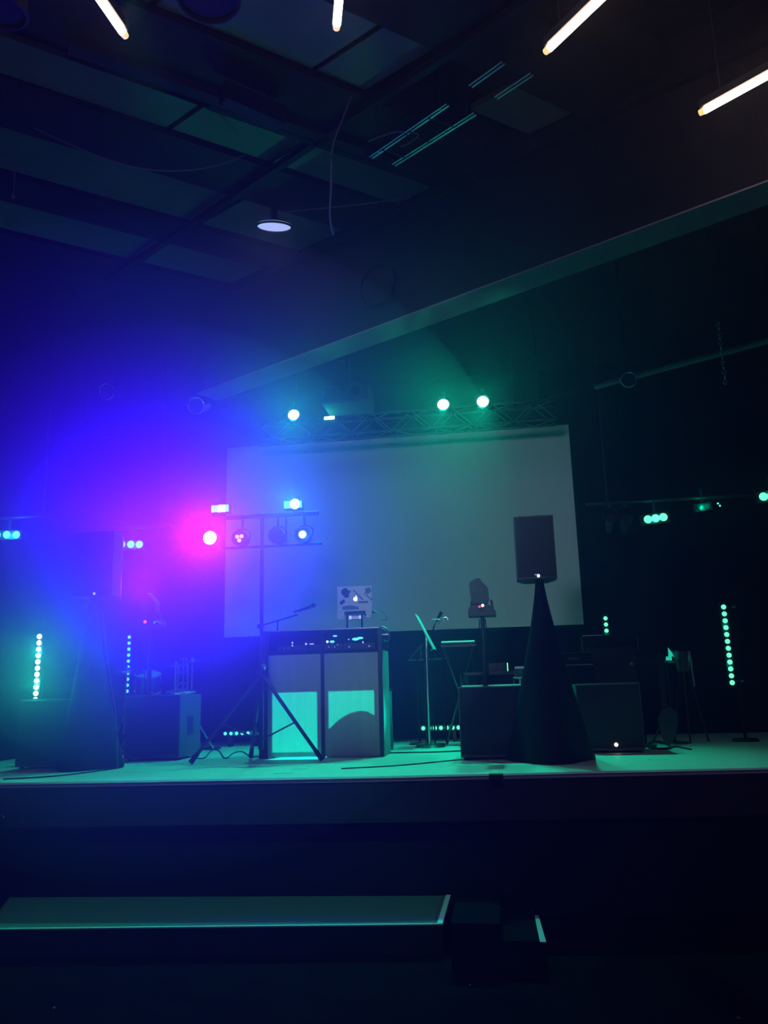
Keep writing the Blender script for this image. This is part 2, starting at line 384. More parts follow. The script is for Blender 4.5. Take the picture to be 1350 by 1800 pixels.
obj('side_flap', box(BM(), (-.21, -.01, -.03), (-.20, .0, .03)), M['ledc'], bpy.data.objects[[o.name for o in bpy.data.objects if o.name.startswith('led_light_bar')][-1]])
hbar('lighting_pipe', 'black pipe crossing above the cyan light bar', c.x-.9, c.x+.5, 9.46, c.z+.22, (c.x-.7, c.x+.35))
c = led_bar('green light bar with three lenses right of the screen', [(1139, 913), (1152.5, 911), (1166, 909)], 9.4, .046, M['led'])
hbar('lighting_pipe', 'black pipe over the stage right of the projection screen', c.x-.75, XR-.2, 9.46, c.z+.22, (c.x-.5, c.x+1.6))
zp = c.z+.22
c2 = led_bar('green light bar cut by the right edge of the photo', [(1342, 873), (1357, 870), (1372, 867)], 9.4, .047, M['led'])
c3 = led_bar('unlit light bar between the two green ones, two tiny green dots', [(1230, 892), (1243, 890)], 9.4, .035, M['lensdark'])
for px, py in ((1262, 885), (1265.5, 889)):
    o = obj('indicator', sph(BM(), onY(px, py, 9.36)-c3, .010), M['led'], [o for o in bpy.data.objects if o.name.startswith('led_light_bar')][-1] if False else None)
    o.parent = sorted([o2 for o2 in bpy.data.objects if o2.get('category') == 'stage light' and 'unlit light bar' in o2['label']], key=lambda a: a.name)[0]
par_can('par_light', 'dark unlit par lamp hanging just right of the screen', V(onY(1074, 905, 9.4).x, 9.4, zp-.20), M['lensdark'], .06, group='unlit lamps right of the screen', pitch=-35, drop=.14)
par_can('par_light', 'dark unlit par lamp, the second one right of the screen', V(onY(1100, 900, 9.4).x, 9.4, zp-.20), M['lensdark'], .06, group='unlit lamps right of the screen', pitch=-35, drop=.14)

# round can lights on the bulkhead / pipe
def ring_can(label, px, py, y, R_, m_=None):
    p = onY(px, py, y)
    t = thing('spotlight_can', label, 'spotlight', p, 0, 'round unlit spotlight cans')
    ax = V(0, -.94, -.34)
    obj('housing', cyl(BM(), ax*0, -ax*.26, R_, R_*.7, 24), M['black'], t, True)
    obj('rim', ring(BM(), ax*.006, R_*.97, .009, ax), M['metal'], t, True)
    obj('lens', cyl(BM(), ax*.001, ax*.006, R_*.8, R_*.8, 24), M['lensdark'], t, True)
    top = (4.6 if 'bulkhead' in label else ZS)
    obj('yoke', tube(BM(), [V(0, .1, R_*.75), V(0, .1, max(R_+.03, top-p.z))], .012, 8), M['bmetal'], t)
    return p
ring_can('round spotlight can with shiny rim under the left end of the bulkhead', 345, 713, ha.y+.12, .085)
ring_can('faint round spotlight can in the blue haze, leftmost', 188, 688, 8.3, .09)
pc = ring_can('round spotlight can on the pale pipe at right', 1105, 667, 8.0, .075)
# pale pipe at right
z = 4.72; a, b = onZ(905, 717, z), onZ(1420, 579, z)
t = thing('ceiling_pipe', 'pale horizontal pipe running off to the right below the dark ceiling', 'pipe', a)
dd = b-a
obj('pipe', cyl(BM(), (0, 0, 0), dd*.32, .022, n=12), M['header'], t, True)
obj('sleeve', cyl(BM(), dd*.32, dd, .036, n=12), M['lip'], t, True)  # paler than the rest to imitate haze light on this end
for k in (.1, .55, .9): obj('hanger', cyl(BM(), dd*k, dd*k+V(0, 0, ZS-z), .008, n=6), M['bmetal'], t)
# chain
bm = BM(); p = onY(1262, 565, 7.6); q = onY(1258, 678, 7.6); nn = 13
for k in range(nn):
    c = V(p.x, 7.6, p.z+(q.z-p.z)*(k+.5)/nn); ax = (1, 0, 0) if k % 2 else (0, 1, 0)
    bmesh_r = ring(bm, c, .016, .005, ax, n=10)
cyl(bm, (p.x, 7.6, p.z), (p.x, 7.6, ZS), .004, n=6)
centre('hanging_chain', bm, M['metal'], 'thin steel chain hanging in front of the pale pipe', 'chain')
# thin rod in front of bulkhead (short pale wire at 530-605, 628)
centre('loose_wire', tube(BM(), [onY(528, 627, 9.0), onY(565, 633, 9.0), onY(605, 634, 9.0)], .006, 6), M['metal'], 'short pale wire above the hanging projector', 'wire')

# round frame on the bulkhead face
def onH(x, y, off=0):
    d_ = ray(x, y); k = ((ha+N*off-CAM).dot(N))/d_.dot(N); return CAM+d_*k
p = onH(662, 500, -.03)
t = thing('wall_speaker', 'faint dark round speaker mounted on the bulkhead face', 'speaker', p)
obj('rim', ring(BM(), (0, 0, 0), .18, .02, -N), M['ceil'], t, True)
obj('cone', cyl(BM(), N*.028, N*.0, .17, .16, 28), M['header'], t, True)

# ------------------------------------------------------------------ ceiling tray, track, cables, strip lights, downlight
def gz(x, y, z): return onZ(x, y, z)
t = thing('cable_tray', 'metal ladder tray crossing the dark ceiling above the bulkhead', 'cable tray', gz(652, 277, 5.35))
o0 = gz(652, 277, 5.35)
for (x0, y0, x1, y1) in ((652, 277, 787, 184), (827, 152, 885, 110), (692, 290, 835, 200), (872, 172, 935, 130)):
    a, b = gz(x0, y0, 5.35)-o0, gz(x1, y1, 5.35)-o0
    bm = BM(); dv = (b-a).normalized(); s_ = dv.cross(V(0, 0, 1))
    cyl(bm, a-s_*.014, b-s_*.014, .006, n=8); cyl(bm, a+s_*.014, b+s_*.014, .006, n=8); obj('rail', bm, M['metal'], t)
bm = BM()
for k in (.15, .45, .75):
    a = gz(652+135*k, 277-93*k, 5.35)-o0; b = gz(692+143*k, 290-90*k, 5.35)-o0; cyl(bm, a, b, .008, n=6)
obj('rung', bm, M['bmetal'], t)
for k in (.1, .9):
    a = gz(652+135*k, 277-93*k, 5.35)-o0; obj('hanger_rod', cyl(BM(), a, a+V(0, 0, ZS-5.35), .006, n=6), M['bmetal'], t)
    b = gz(692+143*k, 290-90*k, 5.35)-o0; obj('hanger_rod', cyl(BM(), b, b+V(0, 0, ZS-5.35), .006, n=6), M['bmetal'], t)
# ceiling track
a, b = gz(120, 88, 5.5), gz(745, 308, 5.5); dv = (b-a); s_ = dv.normalized().cross(V(0, 0, 1))
t = thing('lighting_track', 'long dark track running down the ceiling with a paler strip on top', 'track', a)
bm = BM(); prism(bm, [V(0, 0, 0)+s_*.05, dv+s_*.05, dv-s_*.04, -s_*.04], (0, 0, .09)); obj('rail', bm, M['ceil'], t)
bm = BM(); prism(bm, [V(0, 0, .0)+dv*.35-s_*.05, dv*.99-s_*.05, dv*.99-s_*.10, dv*.35-s_*.10], (0, 0, .03)); obj('side_strip', bm, M['header'], t)
for k in (.3, .6, .9): obj('hanger_rod', cyl(BM(), dv*k+V(0, 0, .09), dv*k+V(0, 0, ZS-5.5), .01, n=6), M['bmetal'], t)
a, b = gz(385, 187, 5.36), gz(490, 232, 5.36); dv = b-a; s_ = dv.normalized().cross(V(0, 0, 1))
bm = BM(); prism(bm, [s_*.10, dv+s_*.10, dv, V(0, 0, 0)], (0, 0, .14))
for k in (.25, .75): cyl(bm, dv*k+s_*.05+V(0, 0, .13), dv*k+s_*.05+V(0, 0, ZS-5.36), .008, n=6)
for v_ in bm.verts: v_.co += a
centre('junction_box', bm, M['wall'], 'dark oblong box hanging beside the ceiling track', 'box', smooth=False)
# round ducts at the very top
for (x, y, r, lb) in ((365, -4, .15, 'round dark can just cut by the top edge, between the first two light strips'), (5, 20, .11, 'round dark can in the top left corner')):
    p = gz(x, y, 4.95); bm = BM(); cyl(bm, p, p+V(0, 0, .32), r, r, 28); ring(bm, p, r, .012, (0, 0, 1)); cyl(bm, p+V(0, 0, .3), V(p.x, p.y, ZS), .02, n=8)
    centre('ceiling_can', bm, M['header'], lb, 'ceiling lamp', 'dark ceiling cans')
def cable(name, label, pts, r=.006, m_='bmetal', cat='cable', z=None, group=None):
    P_ = [Vector(p) for p in pts]; res = []
    for i in range(len(P_)-1):
        p0, p1, p2_, p3_ = P_[max(i-1, 0)], P_[i], P_[i+1], P_[min(i+2, len(P_)-1)]
        for k in range(6):
            s = k/6; res.append(.5*((2*p1)+(p2_-p0)*s+(2*p0-5*p1+4*p2_-p3_)*s*s+(3*p1-p0-3*p2_+p3_)*s**3))
    res.append(P_[-1])
    return centre(name, tube(BM(), res, r, 6), M[m_], label, cat, group)
cable('hanging_cable', 'thin cord dangling from the ceiling left of the cable tray', [gz(617, 170, 5.5), gz(600, 215, 5.3), gz(584, 262, 5.1), gz(582, 330, 4.9), gz(580, 380, 4.8), gz(586, 413, 4.75)], .007, 'panel')
cable('hanging_cable', 'slack cord sagging across the left ceiling bays', [gz(60, 225, 5.5), gz(160, 270, 5.3), gz(240, 295, 5.2), gz(320, 300, 5.2), gz(390, 288, 5.3), gz(430, 272, 5.5)], .006, 'panel')
cable('hanging_cable', 'thin straight cord meeting the top of the bulkhead', [gz(505, 372, 5.4), gz(590, 364, 5.4), gz(660, 356, 5.4), gz(722, 348, 5.4)], .005, 'panel')
cable('hanging_cable', 'short tangled cord around the near end of the cable tray', [gz(648, 248, 5.4), gz(668, 240, 5.38), gz(700, 232, 5.36), gz(735, 236, 5.33), gz(722, 250, 5.3), gz(705, 258, 5.33)], .006, 'panel')

# strip lights
ZL = 4.85
for (x0, y0, x1, y1, lb) in ((148, -42, 219, 61, 'warm white light strip at top left'), (602, -70, 591.5, 47, 'warm white light strip at top centre, the only near-vertical one'),
        (1150, -93, 961, 89, 'warm white light strip at upper right, the longer slanting one cut by the top edge'), (1500, 50, 1233, 197, 'warm white light strip at far right, cut by the right edge')):
    a, b = gz(x0, y0, ZL), gz(x1, y1, ZL); dv = b-a; n_ = dv.normalized()
    t = thing('strip_light', lb, 'light', a, 0, 'warm ceiling light strips')
    obj('diffuser', cyl(BM(), n_*.01, dv-n_*.02, .021, n=14), M['tubelight'], t, True)
    obj('end_cap', cyl(BM(), dv-n_*.02, dv+n_*.012, .0215, .017, n=14), M['tubecap'], t, True)
    s_ = n_.cross(V(0, 0, 1)); bm = BM(); prism(bm, [s_*.02+V(0, 0, .021), dv+s_*.02+V(0, 0, .021), dv-s_*.02+V(0, 0, .021), -s_*.02+V(0, 0, .021)], (0, 0, .05)); obj('housing', bm, M['black'], t)
    for k in (.15, .85): obj('suspension_wire', cyl(BM(), dv*k+V(0, 0, .07), dv*k+V(0, 0, ZS-ZL), .003, n=6), M['bmetal'], t)
# downlight
p = gz(482, 398.5, 5.42)
t = thing('downlight', 'cool white round ceiling light, the only oval glow among the bays', 'light', p)
ax = V(.0, -.14, -1).normalized(); ax = (V(0, 0, -1) + (p-CAM).normalized()*.28).normalized()
obj('rim', ring(BM(), (0, 0, 0), .148, .010, ax), M['panel'], t, True)
obj('diffuser', cyl(BM(), -ax*.012, V(0, 0, 0), .147, .147, 30), M['downlight'], t, True)
obj('housing', cyl(BM(), -ax*.04, -ax*.013, .10, .13, 30), M['black'], t, True)
obj('mount', cyl(BM(), -ax*.04, V(0, 0, ZS-p.z), .03, n=10), M['bmetal'], t)
lamp('AREA', 'downlight_light', p+ax*.02, (.45, .5, 1), 3.0, p+ax, .25)
# small sensor dome at left ceiling
bm = BM(); p_ = gz(23, 345, 5.3); sph(bm, p_, .018); cyl(bm, p_, V(p_.x, p_.y, ZS), .005, n=6)
centre('smoke_detector', bm, M['panel'], 'tiny pale dot of a ceiling sensor at far left', 'sensor')

# ------------------------------------------------------------------ speakers
def cabinet(name, label, x0, x1, y0, y1, z1, z0=SZ, group=None, handle=True):
    t = thing(name, label, 'speaker', ((x0+x1)/2, y0, z0), 0, group)
    w_ = (x1-x0)/2; dpt = y1-y0; h = z1-z0
    obj('cabinet', box(BM(), (-w_, .012, .02), (w_, dpt, h), bev=.012), M['cabside'], t)
    obj('grille', box(BM(), (-w_+.012, -.004, .05), (w_-.012, .012, h-.012), bev=.005), M['grille'], t)
    for sx in (-1, 1):
        bm = BM(); box(bm, (sx*w_-.004*(1 if sx > 0 else -1)*0-.002, dpt*.35, h*.36), (sx*w_+.002, dpt*.62, h*.66), bev=.0005)
        if handle: obj('handle_recess', bm, M['black'], t); obj('handle_bar', box(BM(), (sx*w_-.001, dpt*.36, h*.50), (sx*w_+.006, dpt*.61, h*.525)), M['metal'], t)
        else: bm.free()
    for sx in (-1, 1):
        for yy in (.05, dpt-.05): obj('foot', cyl(BM(), (sx*(w_-.05), yy, 0), (sx*(w_-.05), yy, .02), .02, n=10), M['rubber'], t)
    return t
def gx(px, py, y): return onY(px, py, y).x
# left inner sub
yl = onZ(300, 1337, SZ).y
zt = onY(290, 1221, yl).z
xa, xb = gx(216, 1335, yl), gx(314, 1335, yl)
SUBL = cabinet('subwoofer', 'black subwoofer with lit teal side panel left of the DJ booth', xa, xb, yl, yl+.58, zt, group='subwoofers on the stage')
obj('edge_glint', wedge(BM(), ((xb-xa)/2-.06, .012, zt-SZ), ((xb-xa)/2, .012, zt-SZ), .012), M['paper'], SUBL)  # white sliver added to imitate the glint on the cabinet edge
# left outer sub
yo = onZ(90, 1352, SZ).y
zo = onY(100, 1229, yo).z
cabinet('subwoofer', 'black subwoofer at far left below the bright green LED bar', gx(24, 1345, yo), gx(128, 1345, yo), yo, yo+.55, zo, group='subwoofers on the stage')
# right inner sub
yr = onZ(866, 1336, SZ).y; zr = onY(866, 1206, yr).z
xc, xd = gx(810, 1335, yr), gx(927, 1335, yr)
cabinet('subwoofer', 'black subwoofer right of the DJ booth carrying the moving head pole', xc, xd, yr, yr+.55, zr, group='subwoofers on the stage')
yq = 8.05; zq = onY(1070, 1201, yq).z
xe, xf = gx(1020, 1325, yq), gx(1136, 1325, yq)
SUBR = cabinet('subwoofer', 'black subwoofer with one white power light, right of the draped stand', xe, xf, yq, yq+.55, zq, group='subwoofers on the stage')
pp = onY(1083, 1309, yq)
obj('power_light', sph(BM(), pp-SUBR.location+V(0, -.008, 0), .017), M['ledwarm'], SUBR)
# draped stand + pole speaker
def pole_speaker(px, y, pytop, pybase, spk, dot, lab_s, lab_c, wbase, pxb):
    base = onZ(pxb, pybase, SZ); top = onY(px, pytop, y)
    bx = top.x
    t = thing('speaker_stand', lab_c, 'speaker stand', (bx, y, SZ), 0, 'draped speaker stands')
    H = top.z-SZ; bm = BM(); rows = 16; nn = 36; rings_ = []
    for i in range(rows+1):
        f = i/rows; row = []
        rad = .035 + (wbase-.035)*(1-f)**1.25
        for k in range(nn):
            an = 2*pi*k/nn - pi/2 + radians(60)
            # rounded triangle cross-section stretched over three legs
            tri = 1/(1+.45*(1-f)*(.5-.5*cos(3*(an+pi/2-radians(60)+pi)))) if True else 1
            row.append(bm.verts.new((cos(an)*rad*tri, sin(an)*rad*tri, H*f+.004)))
        rings_.append(row)
    for A_, B_ in zip(rings_, rings_[1:]):
        for k in range(nn): bm.faces.new((A_[k], A_[(k+1) % nn], B_[(k+1) % nn], B_[k]))
    obj('stretch_cover', bm, M['spandex'], t, True)
    bm = BM(); cyl(bm, (0, 0, .2), (0, 0, H+.05), .018, n=12); obj('pole', bm, M['bmetal'], t, True)
    for k in range(3):
        an = 2*pi*k/3+pi/2+radians(60)*0+pi
        obj('leg', tube(BM(), [(0, 0, .55), (cos(an)*wbase*.66, sin(an)*wbase*.66, .015)], .012, 8), M['bmetal'], t)
    # cabinet
    (a0, b0), (a1, b1) = spk
    zb, zt_ = onY(px, b1, y-.16).z, onY(px, b0, y-.16).z
    x0_, x1_ = onY(a0, (b0+b1)/2, y-.16).x, onY(a1, (b0+b1)/2, y-.16).x
    s = thing('pole_speaker', lab_s, 'speaker', ((x0_+x1_)/2, y, top.z+.0), 0, 'loudspeakers on draped stands')
    w_ = (x1_-x0_)/2; h = zt_-top.z
    bm = BM(); prism(bm, [(-w_, -.16, 0), (w_, -.16, 0), (w_, .02, 0), (w_*.6, .2, 0), (-w_*.6, .2, 0), (-w_, .02, 0)], (0, 0, h)); obj('cabinet', bm, M['black'], s)
    obj('grille', box(BM(), (-w_+.012, -.168, .02), (w_-.012, -.160, h-.015), bev=.003), M['grille'], s)
    obj('badge', box(BM(), (-.02, -.171, .028), (.02, -.168, .04)), M['metal'], s)
    obj('power_light', sph(BM(), V(onY(*dot, y-.175).x-s.location.x, -.172, .022), .012), M['ledblue' if px < 300 else 'ledwhite'], s)
    return s
pole_speaker(948, 7.35, 1021, 1330, ((905.5, 906), (976, 1022)), (947, 1018), 'black loudspeaker on the draped stand in front of the screen', 'tall black fabric cone cover over the stand right of centre', .42, 972)
pole_speaker(164, 7.2, 1052, 1345, ((128, 935), (198, 1050)), (165, 1048), 'black loudspeaker lost in the blue haze at left', 'tall black fabric cone cover in the blue haze at left', .34, 160)
bm = BM(); box(bm, (gx(902, 1328, 7.0), 7.0, SZ+.001), (gx(917, 1328, 7.0), 7.02, SZ+.006))
# pale strand added as the bright right edge of the left cone
cable('cover_edge_line', 'pale strand standing in for the bright right edge of the left cone cover', [onY(180, 1078, 6.98), onY(186, 1135, 6.95), onY(190, 1172, 6.93), onY(197, 1215, 6.92), onY(204, 1262, 6.9), onZ(207, 1352, SZ)+V(0, 0, .008)], .007, 'panel')

# ------------------------------------------------------------------ moving heads on poles
def moving_head(px, y, pyb, pyt, zbase, label, lp, s=1.0, rot=0, tiltc=0):
    base = onY(px, pyb, y); t = thing('moving_head_light', label, 'stage light', base, rot, 'moving head lights on poles')
    w_ = .125*s
    prof = [(-w_, 0, 0), (w_, 0, 0), (w_*1.02, 0, .03), (w_*.86, 0, .075), (w_*.5, 0, .10), (-w_*.5, 0, .10), (-w_*.92, 0, .08), (-w_*1.02, 0, .03)]
    obj('base', prism(BM(), [V(a, -.11, c) for a, b_, c in prof], (0, .22, 0)), M['black'], t)
    obj('display', box(BM(), (-.03, -.114, .045), (.03, -.11, .075)), M['lensdark'], t)
    for sx in (-1, 1):
        obj('yoke_arm', prism(BM(), [(sx*w_*.88, -.05, .07), (sx*w_*.88, .05, .07), (sx*w_*.80, .035, .15), (sx*w_*.80, -.035, .15)], (-sx*.022, 0, 0)), M['black'], t)
    bm = BM(); pr = [(-.078, .112), (-.095, .147), (-.107, .313), (-.05, .348), (-.012, .35), (.064, .26), (.068, .156), (.045, .109)]
    prism(bm, [V(a*s, -.075, c) for a, c in pr], (0, .15, 0)); bmesh.ops.bevel(bm, geom=[e_ for e_ in bm.edges], offset=.008, segments=2, affect='EDGES'); obj('head', bm, M['black'], t)
    obj('lens', cyl(BM(), (-.03, 0, .345), (-.03, 0, .356), .03, n=18), M['metal'], t, True)
    for (dx, dz, m_, r) in lp: obj('indicator', sph(BM(), (dx, -.118, dz), r), M[m_], t)
    return t, base
ym = yr+.2
mh, mb = moving_head(848, ym, 1084, 1020, zr, 'black moving head light on a pole in front of the screen', [(.01, .092, 'ledwarm', .013), (-.018, .082, 'ledred', .009)], 1.0)
def stand_pole(name, label, x, y, z0, z1, plate):
    t = thing(name, label, 'stand', (x, y, z0), 0, 'poles carrying the moving heads')
    obj('pole', cyl(BM(), (0, 0, .01), (0, 0, (z1-z0)*.55), .024, n=14), M['bmetal'], t, True)
    obj('inner_pole', cyl(BM(), (0, 0, (z1-z0)*.5), (0, 0, z1-z0), .019, n=14), M['metal'] if False else M['bmetal'], t, True)
    obj('collar', cyl(BM(), (0, 0, (z1-z0)*.5), (0, 0, (z1-z0)*.58), .032, n=14), M['black'], t, True)
    obj('foot_plate', box(BM(), (-plate, -plate, 0), (plate, plate, .01)), M['bmetal'], t)
    for dx in (-.03, .028): obj('safety_cable', tube(BM(), [(dx*.9, -.02, z1-z0-.02), (dx*1.3, -.025, (z1-z0)*.6), (dx, -.03, .02)], .005, 6), M['header'], t)
stand_pole('pole_mount', 'dark pole between the moving head and the right subwoofer', mb.x, ym, zr, mb.z, .1)
ym2 = yl+.2
mh2, mb2 = moving_head(265, ym2, 1103, 1050, zt, 'dark moving head with a red dot in the blue haze at left', [(-.012, .05, 'ledred', .016)], 1.0)
obj('highlight_curl', tube(BM(), [V(.09, -.12, .03), V(.10, -.13, .05), V(.13, -.13, .045), V(.16, -.12, .03)], .008, 6), M['chrome'], mh2, True)  # chrome curl added to imitate a highlight beside the base
obj('hook', tube(BM(), [V(-.055, -.1, .19), V(-.045, -.11, .22), V(-.02, -.11, .25)], .006, 6), M['chrome'], mh2, True)  # another chrome bit that imitates a highlight, on the head
stand_pole('pole_mount', 'dark pole between the left subwoofer and the hazy moving head', mb2.x, ym2, zt, mb2.z, .1)

# ------------------------------------------------------------------ light stand with crossbar (left of booth)
f1, f2 = onZ(335, 1345, SZ), onZ(566, 1340, SZ)
pc_ = V(gx(459, 1250, GB_Y), GB_Y, SZ)
t = thing('light_stand', 'tall black tripod lighting stand in front of the DJ booth', 'light stand', pc_)
def lo(p): return p-pc_
zcol = onY(455, 1180, GB_Y).z-SZ; ztop = onY(447, 908, GB_Y).z-SZ
obj('lower_pole', cyl(BM(), (0, 0, .12), (0, 0, zcol+.25), .024, n=14), M['bmetal'], t, True)
obj('upper_pole', cyl(BM(), (0, 0, zcol+.2), (0, 0, ztop), .017, n=14), M['bmetal'], t, True)
obj('collar', cyl(BM(), (0, 0, zcol-.05), (0, 0, zcol+.04), .045, .04, n=14), M['black'], t, True)
obj('lock_knob', cyl(BM(), (.03, -.03, zcol+.03), (.045, -.07, zcol+.05), .022, .02, n=12), M['metal'], t, True)
obj('crank_handle', tube(BM(), [(-.03, -.02, zcol+.03), (-.06, -.04, zcol+.02), (-.09, -.05, zcol+.01), (-.11, -.05, zcol-.03)], .007, 6), M['bmetal'], t)
third = V(-.25, .50, 0)
for q in (lo(f1), lo(f2), third):
    q = Vector((q.x, q.y, .022)); leg = obj('leg', tube(BM(), [(0, 0, zcol-.02), q], .017, 10), M['bmetal'], t)
    dq = (q-V(0, 0, zcol)).normalized()
    obj('rubber_foot', cyl(BM(), q-dq*.10, q+V(0, 0, 0)+dq*.002, .021, .024, n=12), M['rubber'], leg)
    obj('brace', tube(BM(), [(0, 0, .20), V(0, 0, zcol).lerp(q, .58)], .008, 6), M['bmetal'], t)
cl, cr_ = onY(372, 912, GB_Y)-pc_, onY(560, 905, GB_Y)-pc_
obj('crossbar', cyl(BM(), (cl.x, 0, ztop), (cr_.x, 0, ztop), .02, n=12), M['bmetal'], t, True)
obj('lower_rail', cyl(BM(), (cl.x+.12, .0, ztop-.30), (cr_.x+.03, 0, ztop-.30), .012, n=10), M['bmetal'], t, True)
for k in (.3, .7): obj('spreader', cyl(BM(), (cl.x+(cr_.x-cl.x)*k, 0, ztop), (cl.x+(cr_.x-cl.x)*k, 0, ztop-.30), .01, n=8), M['bmetal'], t)
ZB = pc_.z+ztop
def cell_light(label, px, py, hotk):
    p = onY(px, py, GB_Y-.03); t = thing('strobe_panel', label, 'stage light', V(p.x, GB_Y, p.z), 0, 'cell strobes on the crossbar')
    obj('housing', box(BM(), (-.095, -.03, -.045), (.095, .05, .045), bev=.006), M['black'], t)
    for k in range(5):
        x0 = -.088+k*.036; obj('led_cell', box(BM(), (x0, -.036, -.034), (x0+.031, -.0305, .034)), M['ledhot' if k in hotk else 'ledc'], t)
    obj('bracket', box(BM(), (-.012, .0, min(-.046, ZB-p.z+.0)), (.012, .03, -.04)) if ZB < p.z else box(BM(), (-.012, .0, .04), (.012, .03, ZB-p.z)), M['bmetal'], t)
    return p
cell_light('small cyan strobe panel above the magenta lamp', 387, 894, (2, 3))
pgs = cell_light('strobe panel with a bright green glow, upper right on the stand', 515, 887, (2, 3))
bm = BM(); sph(bm, (0, 0, 0), .05, (1, .5, 1)); o = obj('bright_lens', bm, M['ledhot'], [o for o in bpy.data.objects if o.name.startswith('strobe_panel')][-1], True); o.location = (.02, -.03, .005)
def pod(label, px, py, leds, r, m_, hot=False):
    p = onY(px, py, GB_Y-.1); dz = ZB-p.z
    t = thing('wash_light', label, 'stage light', V(p.x, GB_Y, p.z), 0, 'round lamps under the crossbar')
    obj('housing', cyl(BM(), (0, -.085, 0), (0, .07, 0), .075, .06, 24), M['black'], t, True)
    obj('rim', ring(BM(), (0, -.085, 0), .073, .004, (0, -1, 0)), M['bmetal'], t, True)
    for dx, dz_ in leds: obj('lens', cyl(BM(), (dx, -.086, dz_), (dx, -.10, dz_), r, r*.9, 18), m_, t, True)
    obj('yoke', tube(BM(), [(-.085, -.01, 0), (-.085, -.01, .06), (-.04, 0, .10), (.04, 0, .10), (.085, -.01, .06), (.085, -.01, 0)], .006, 6), M['bmetal'], t)
    obj('clamp', cyl(BM(), (0, 0, .10), (0, 0, max(.13, dz)), .012, n=8), M['bmetal'], t)
    return t
pod('bright magenta lamp, leftmost under the stand crossbar', 368, 945, [(0, 0)], .066, M['ledmag'])
pod('lamp with three pink dots right of the magenta lamp', 420, 945, [(-.022, .012), (.022, .014), (.0, -.026)], .018, M['ledpink'])
t_ = pod('unlit dark lamp, third under the crossbar', 484, 941, [(-.02, .02), (.02, .02), (0, -.02)], .018, M['lensdark'])
t_ = pod('lamp with one small green glow, rightmost under the crossbar', 531, 939, [(0, 0)], .036, M['ledhot'])
lamp('POINT', 'pod_glow', onY(531, 939, GB_Y-.2), GREEN, .5, None, .02)

# ------------------------------------------------------------------ DJ booth
BY = 8.04
bL, bR = onY(463, 1240, BY).x, onY(669, 1240, BY).x
zbT = onY(575, 1106, BY).z; zpT = onY(570, 1149, BY).z; zTab = onY(570, 1212, BY).z
xm = onY(567, 1240, BY).x; dside = .46
t = thing('dj_booth', 'DJ booth with white fabric front panels glowing green below', 'DJ booth', ((bL+bR)/2, BY, SZ)); BO = t.location.copy()
def bx_(a, b): return V(a[0]-BO.x, a[1]-BO.y, a[2]-BO.z), V(b[0]-BO.x, b[1]-BO.y, b[2]-BO.z)
def bpart(name, lst, m_, par=t, bev=0):
    bm = BM()
    for a, b in lst: box(bm, *bx_(a, b), None, bev)
    return obj(name, bm, m_, par)
xp0 = onY(471, 1240, BY).x; xp1 = onY(565.5, 1240, BY).x; xp2 = onY(569.5, 1240, BY).x; xp3 = onY(666, 1240, BY).x
fw = .045
def rails(x0, x1, y0):
    return [((x0, y0, SZ+.01), (x0+fw, y0+.022, zpT)), ((x1-fw, y0, SZ+.01), (x1, y0+.022, zpT)), ((x0+fw, y0, SZ+.01), (x1-fw, y0+.022, SZ+.01+fw)), ((x0+fw, y0, zpT-fw), (x1-fw, y0+.022, zpT)),
            ((x0+fw, y0, zTab-.015), (x1-fw, y0+.022, zTab+.02))]
for (x0, x1) in ((xp0, xp1), (xp2, xp3)):
    pf = bpart('front_panel', [((x0, BY, SZ+.01), (x1, BY+.002, zpT))], M['lycra'])
    bpart('panel_frame', rails(x0, x1, BY+.004), M['black'], pf)
# black corner posts and hinge post
bpart('corner_post', [((bL-.04, BY-.005, SZ), (xp0-.003, BY+.04, zbT))], M['black'])
bpart('corner_post', [((xp3+.002, BY-.004, SZ), (bR+.02, BY+.03, zbT))], M['black'])
bpart('hinge_post', [((xp1-.006, BY-.003, SZ), (xp2+.006, BY+.004, zpT)), ((xp1+.001, BY+.004, SZ), (xp2-.001, BY+.03, zpT))], M['black'])
# side panels, fabric facing outwards
sR = bpart('side_panel', [((bR+.021, BY+.035, SZ+.01), (bR+.023, BY+dside, zpT+.02))], M['lycra'])
bpart('panel_frame', [((bR+.005, BY+.035, SZ), (bR+.020, BY+.06, zbT)), ((bR+.005, BY+dside-.03, SZ), (bR+.020, BY+dside, zbT)), ((bR+.005, BY+.06, zpT), (bR+.020, BY+dside-.03, zpT+.03))], M['black'], sR)
sL = bpart('side_panel', [((bL-.043, BY+.045, SZ+.01), (bL-.041, BY+dside, zpT+.02))], M['cab'])
bpart('panel_frame', [((bL-.040, BY+.045, SZ), (bL-.02, BY+.075, zbT)), ((bL-.040, BY+dside-.03, SZ), (bL-.02, BY+dside, zbT))], M['black'], sL)
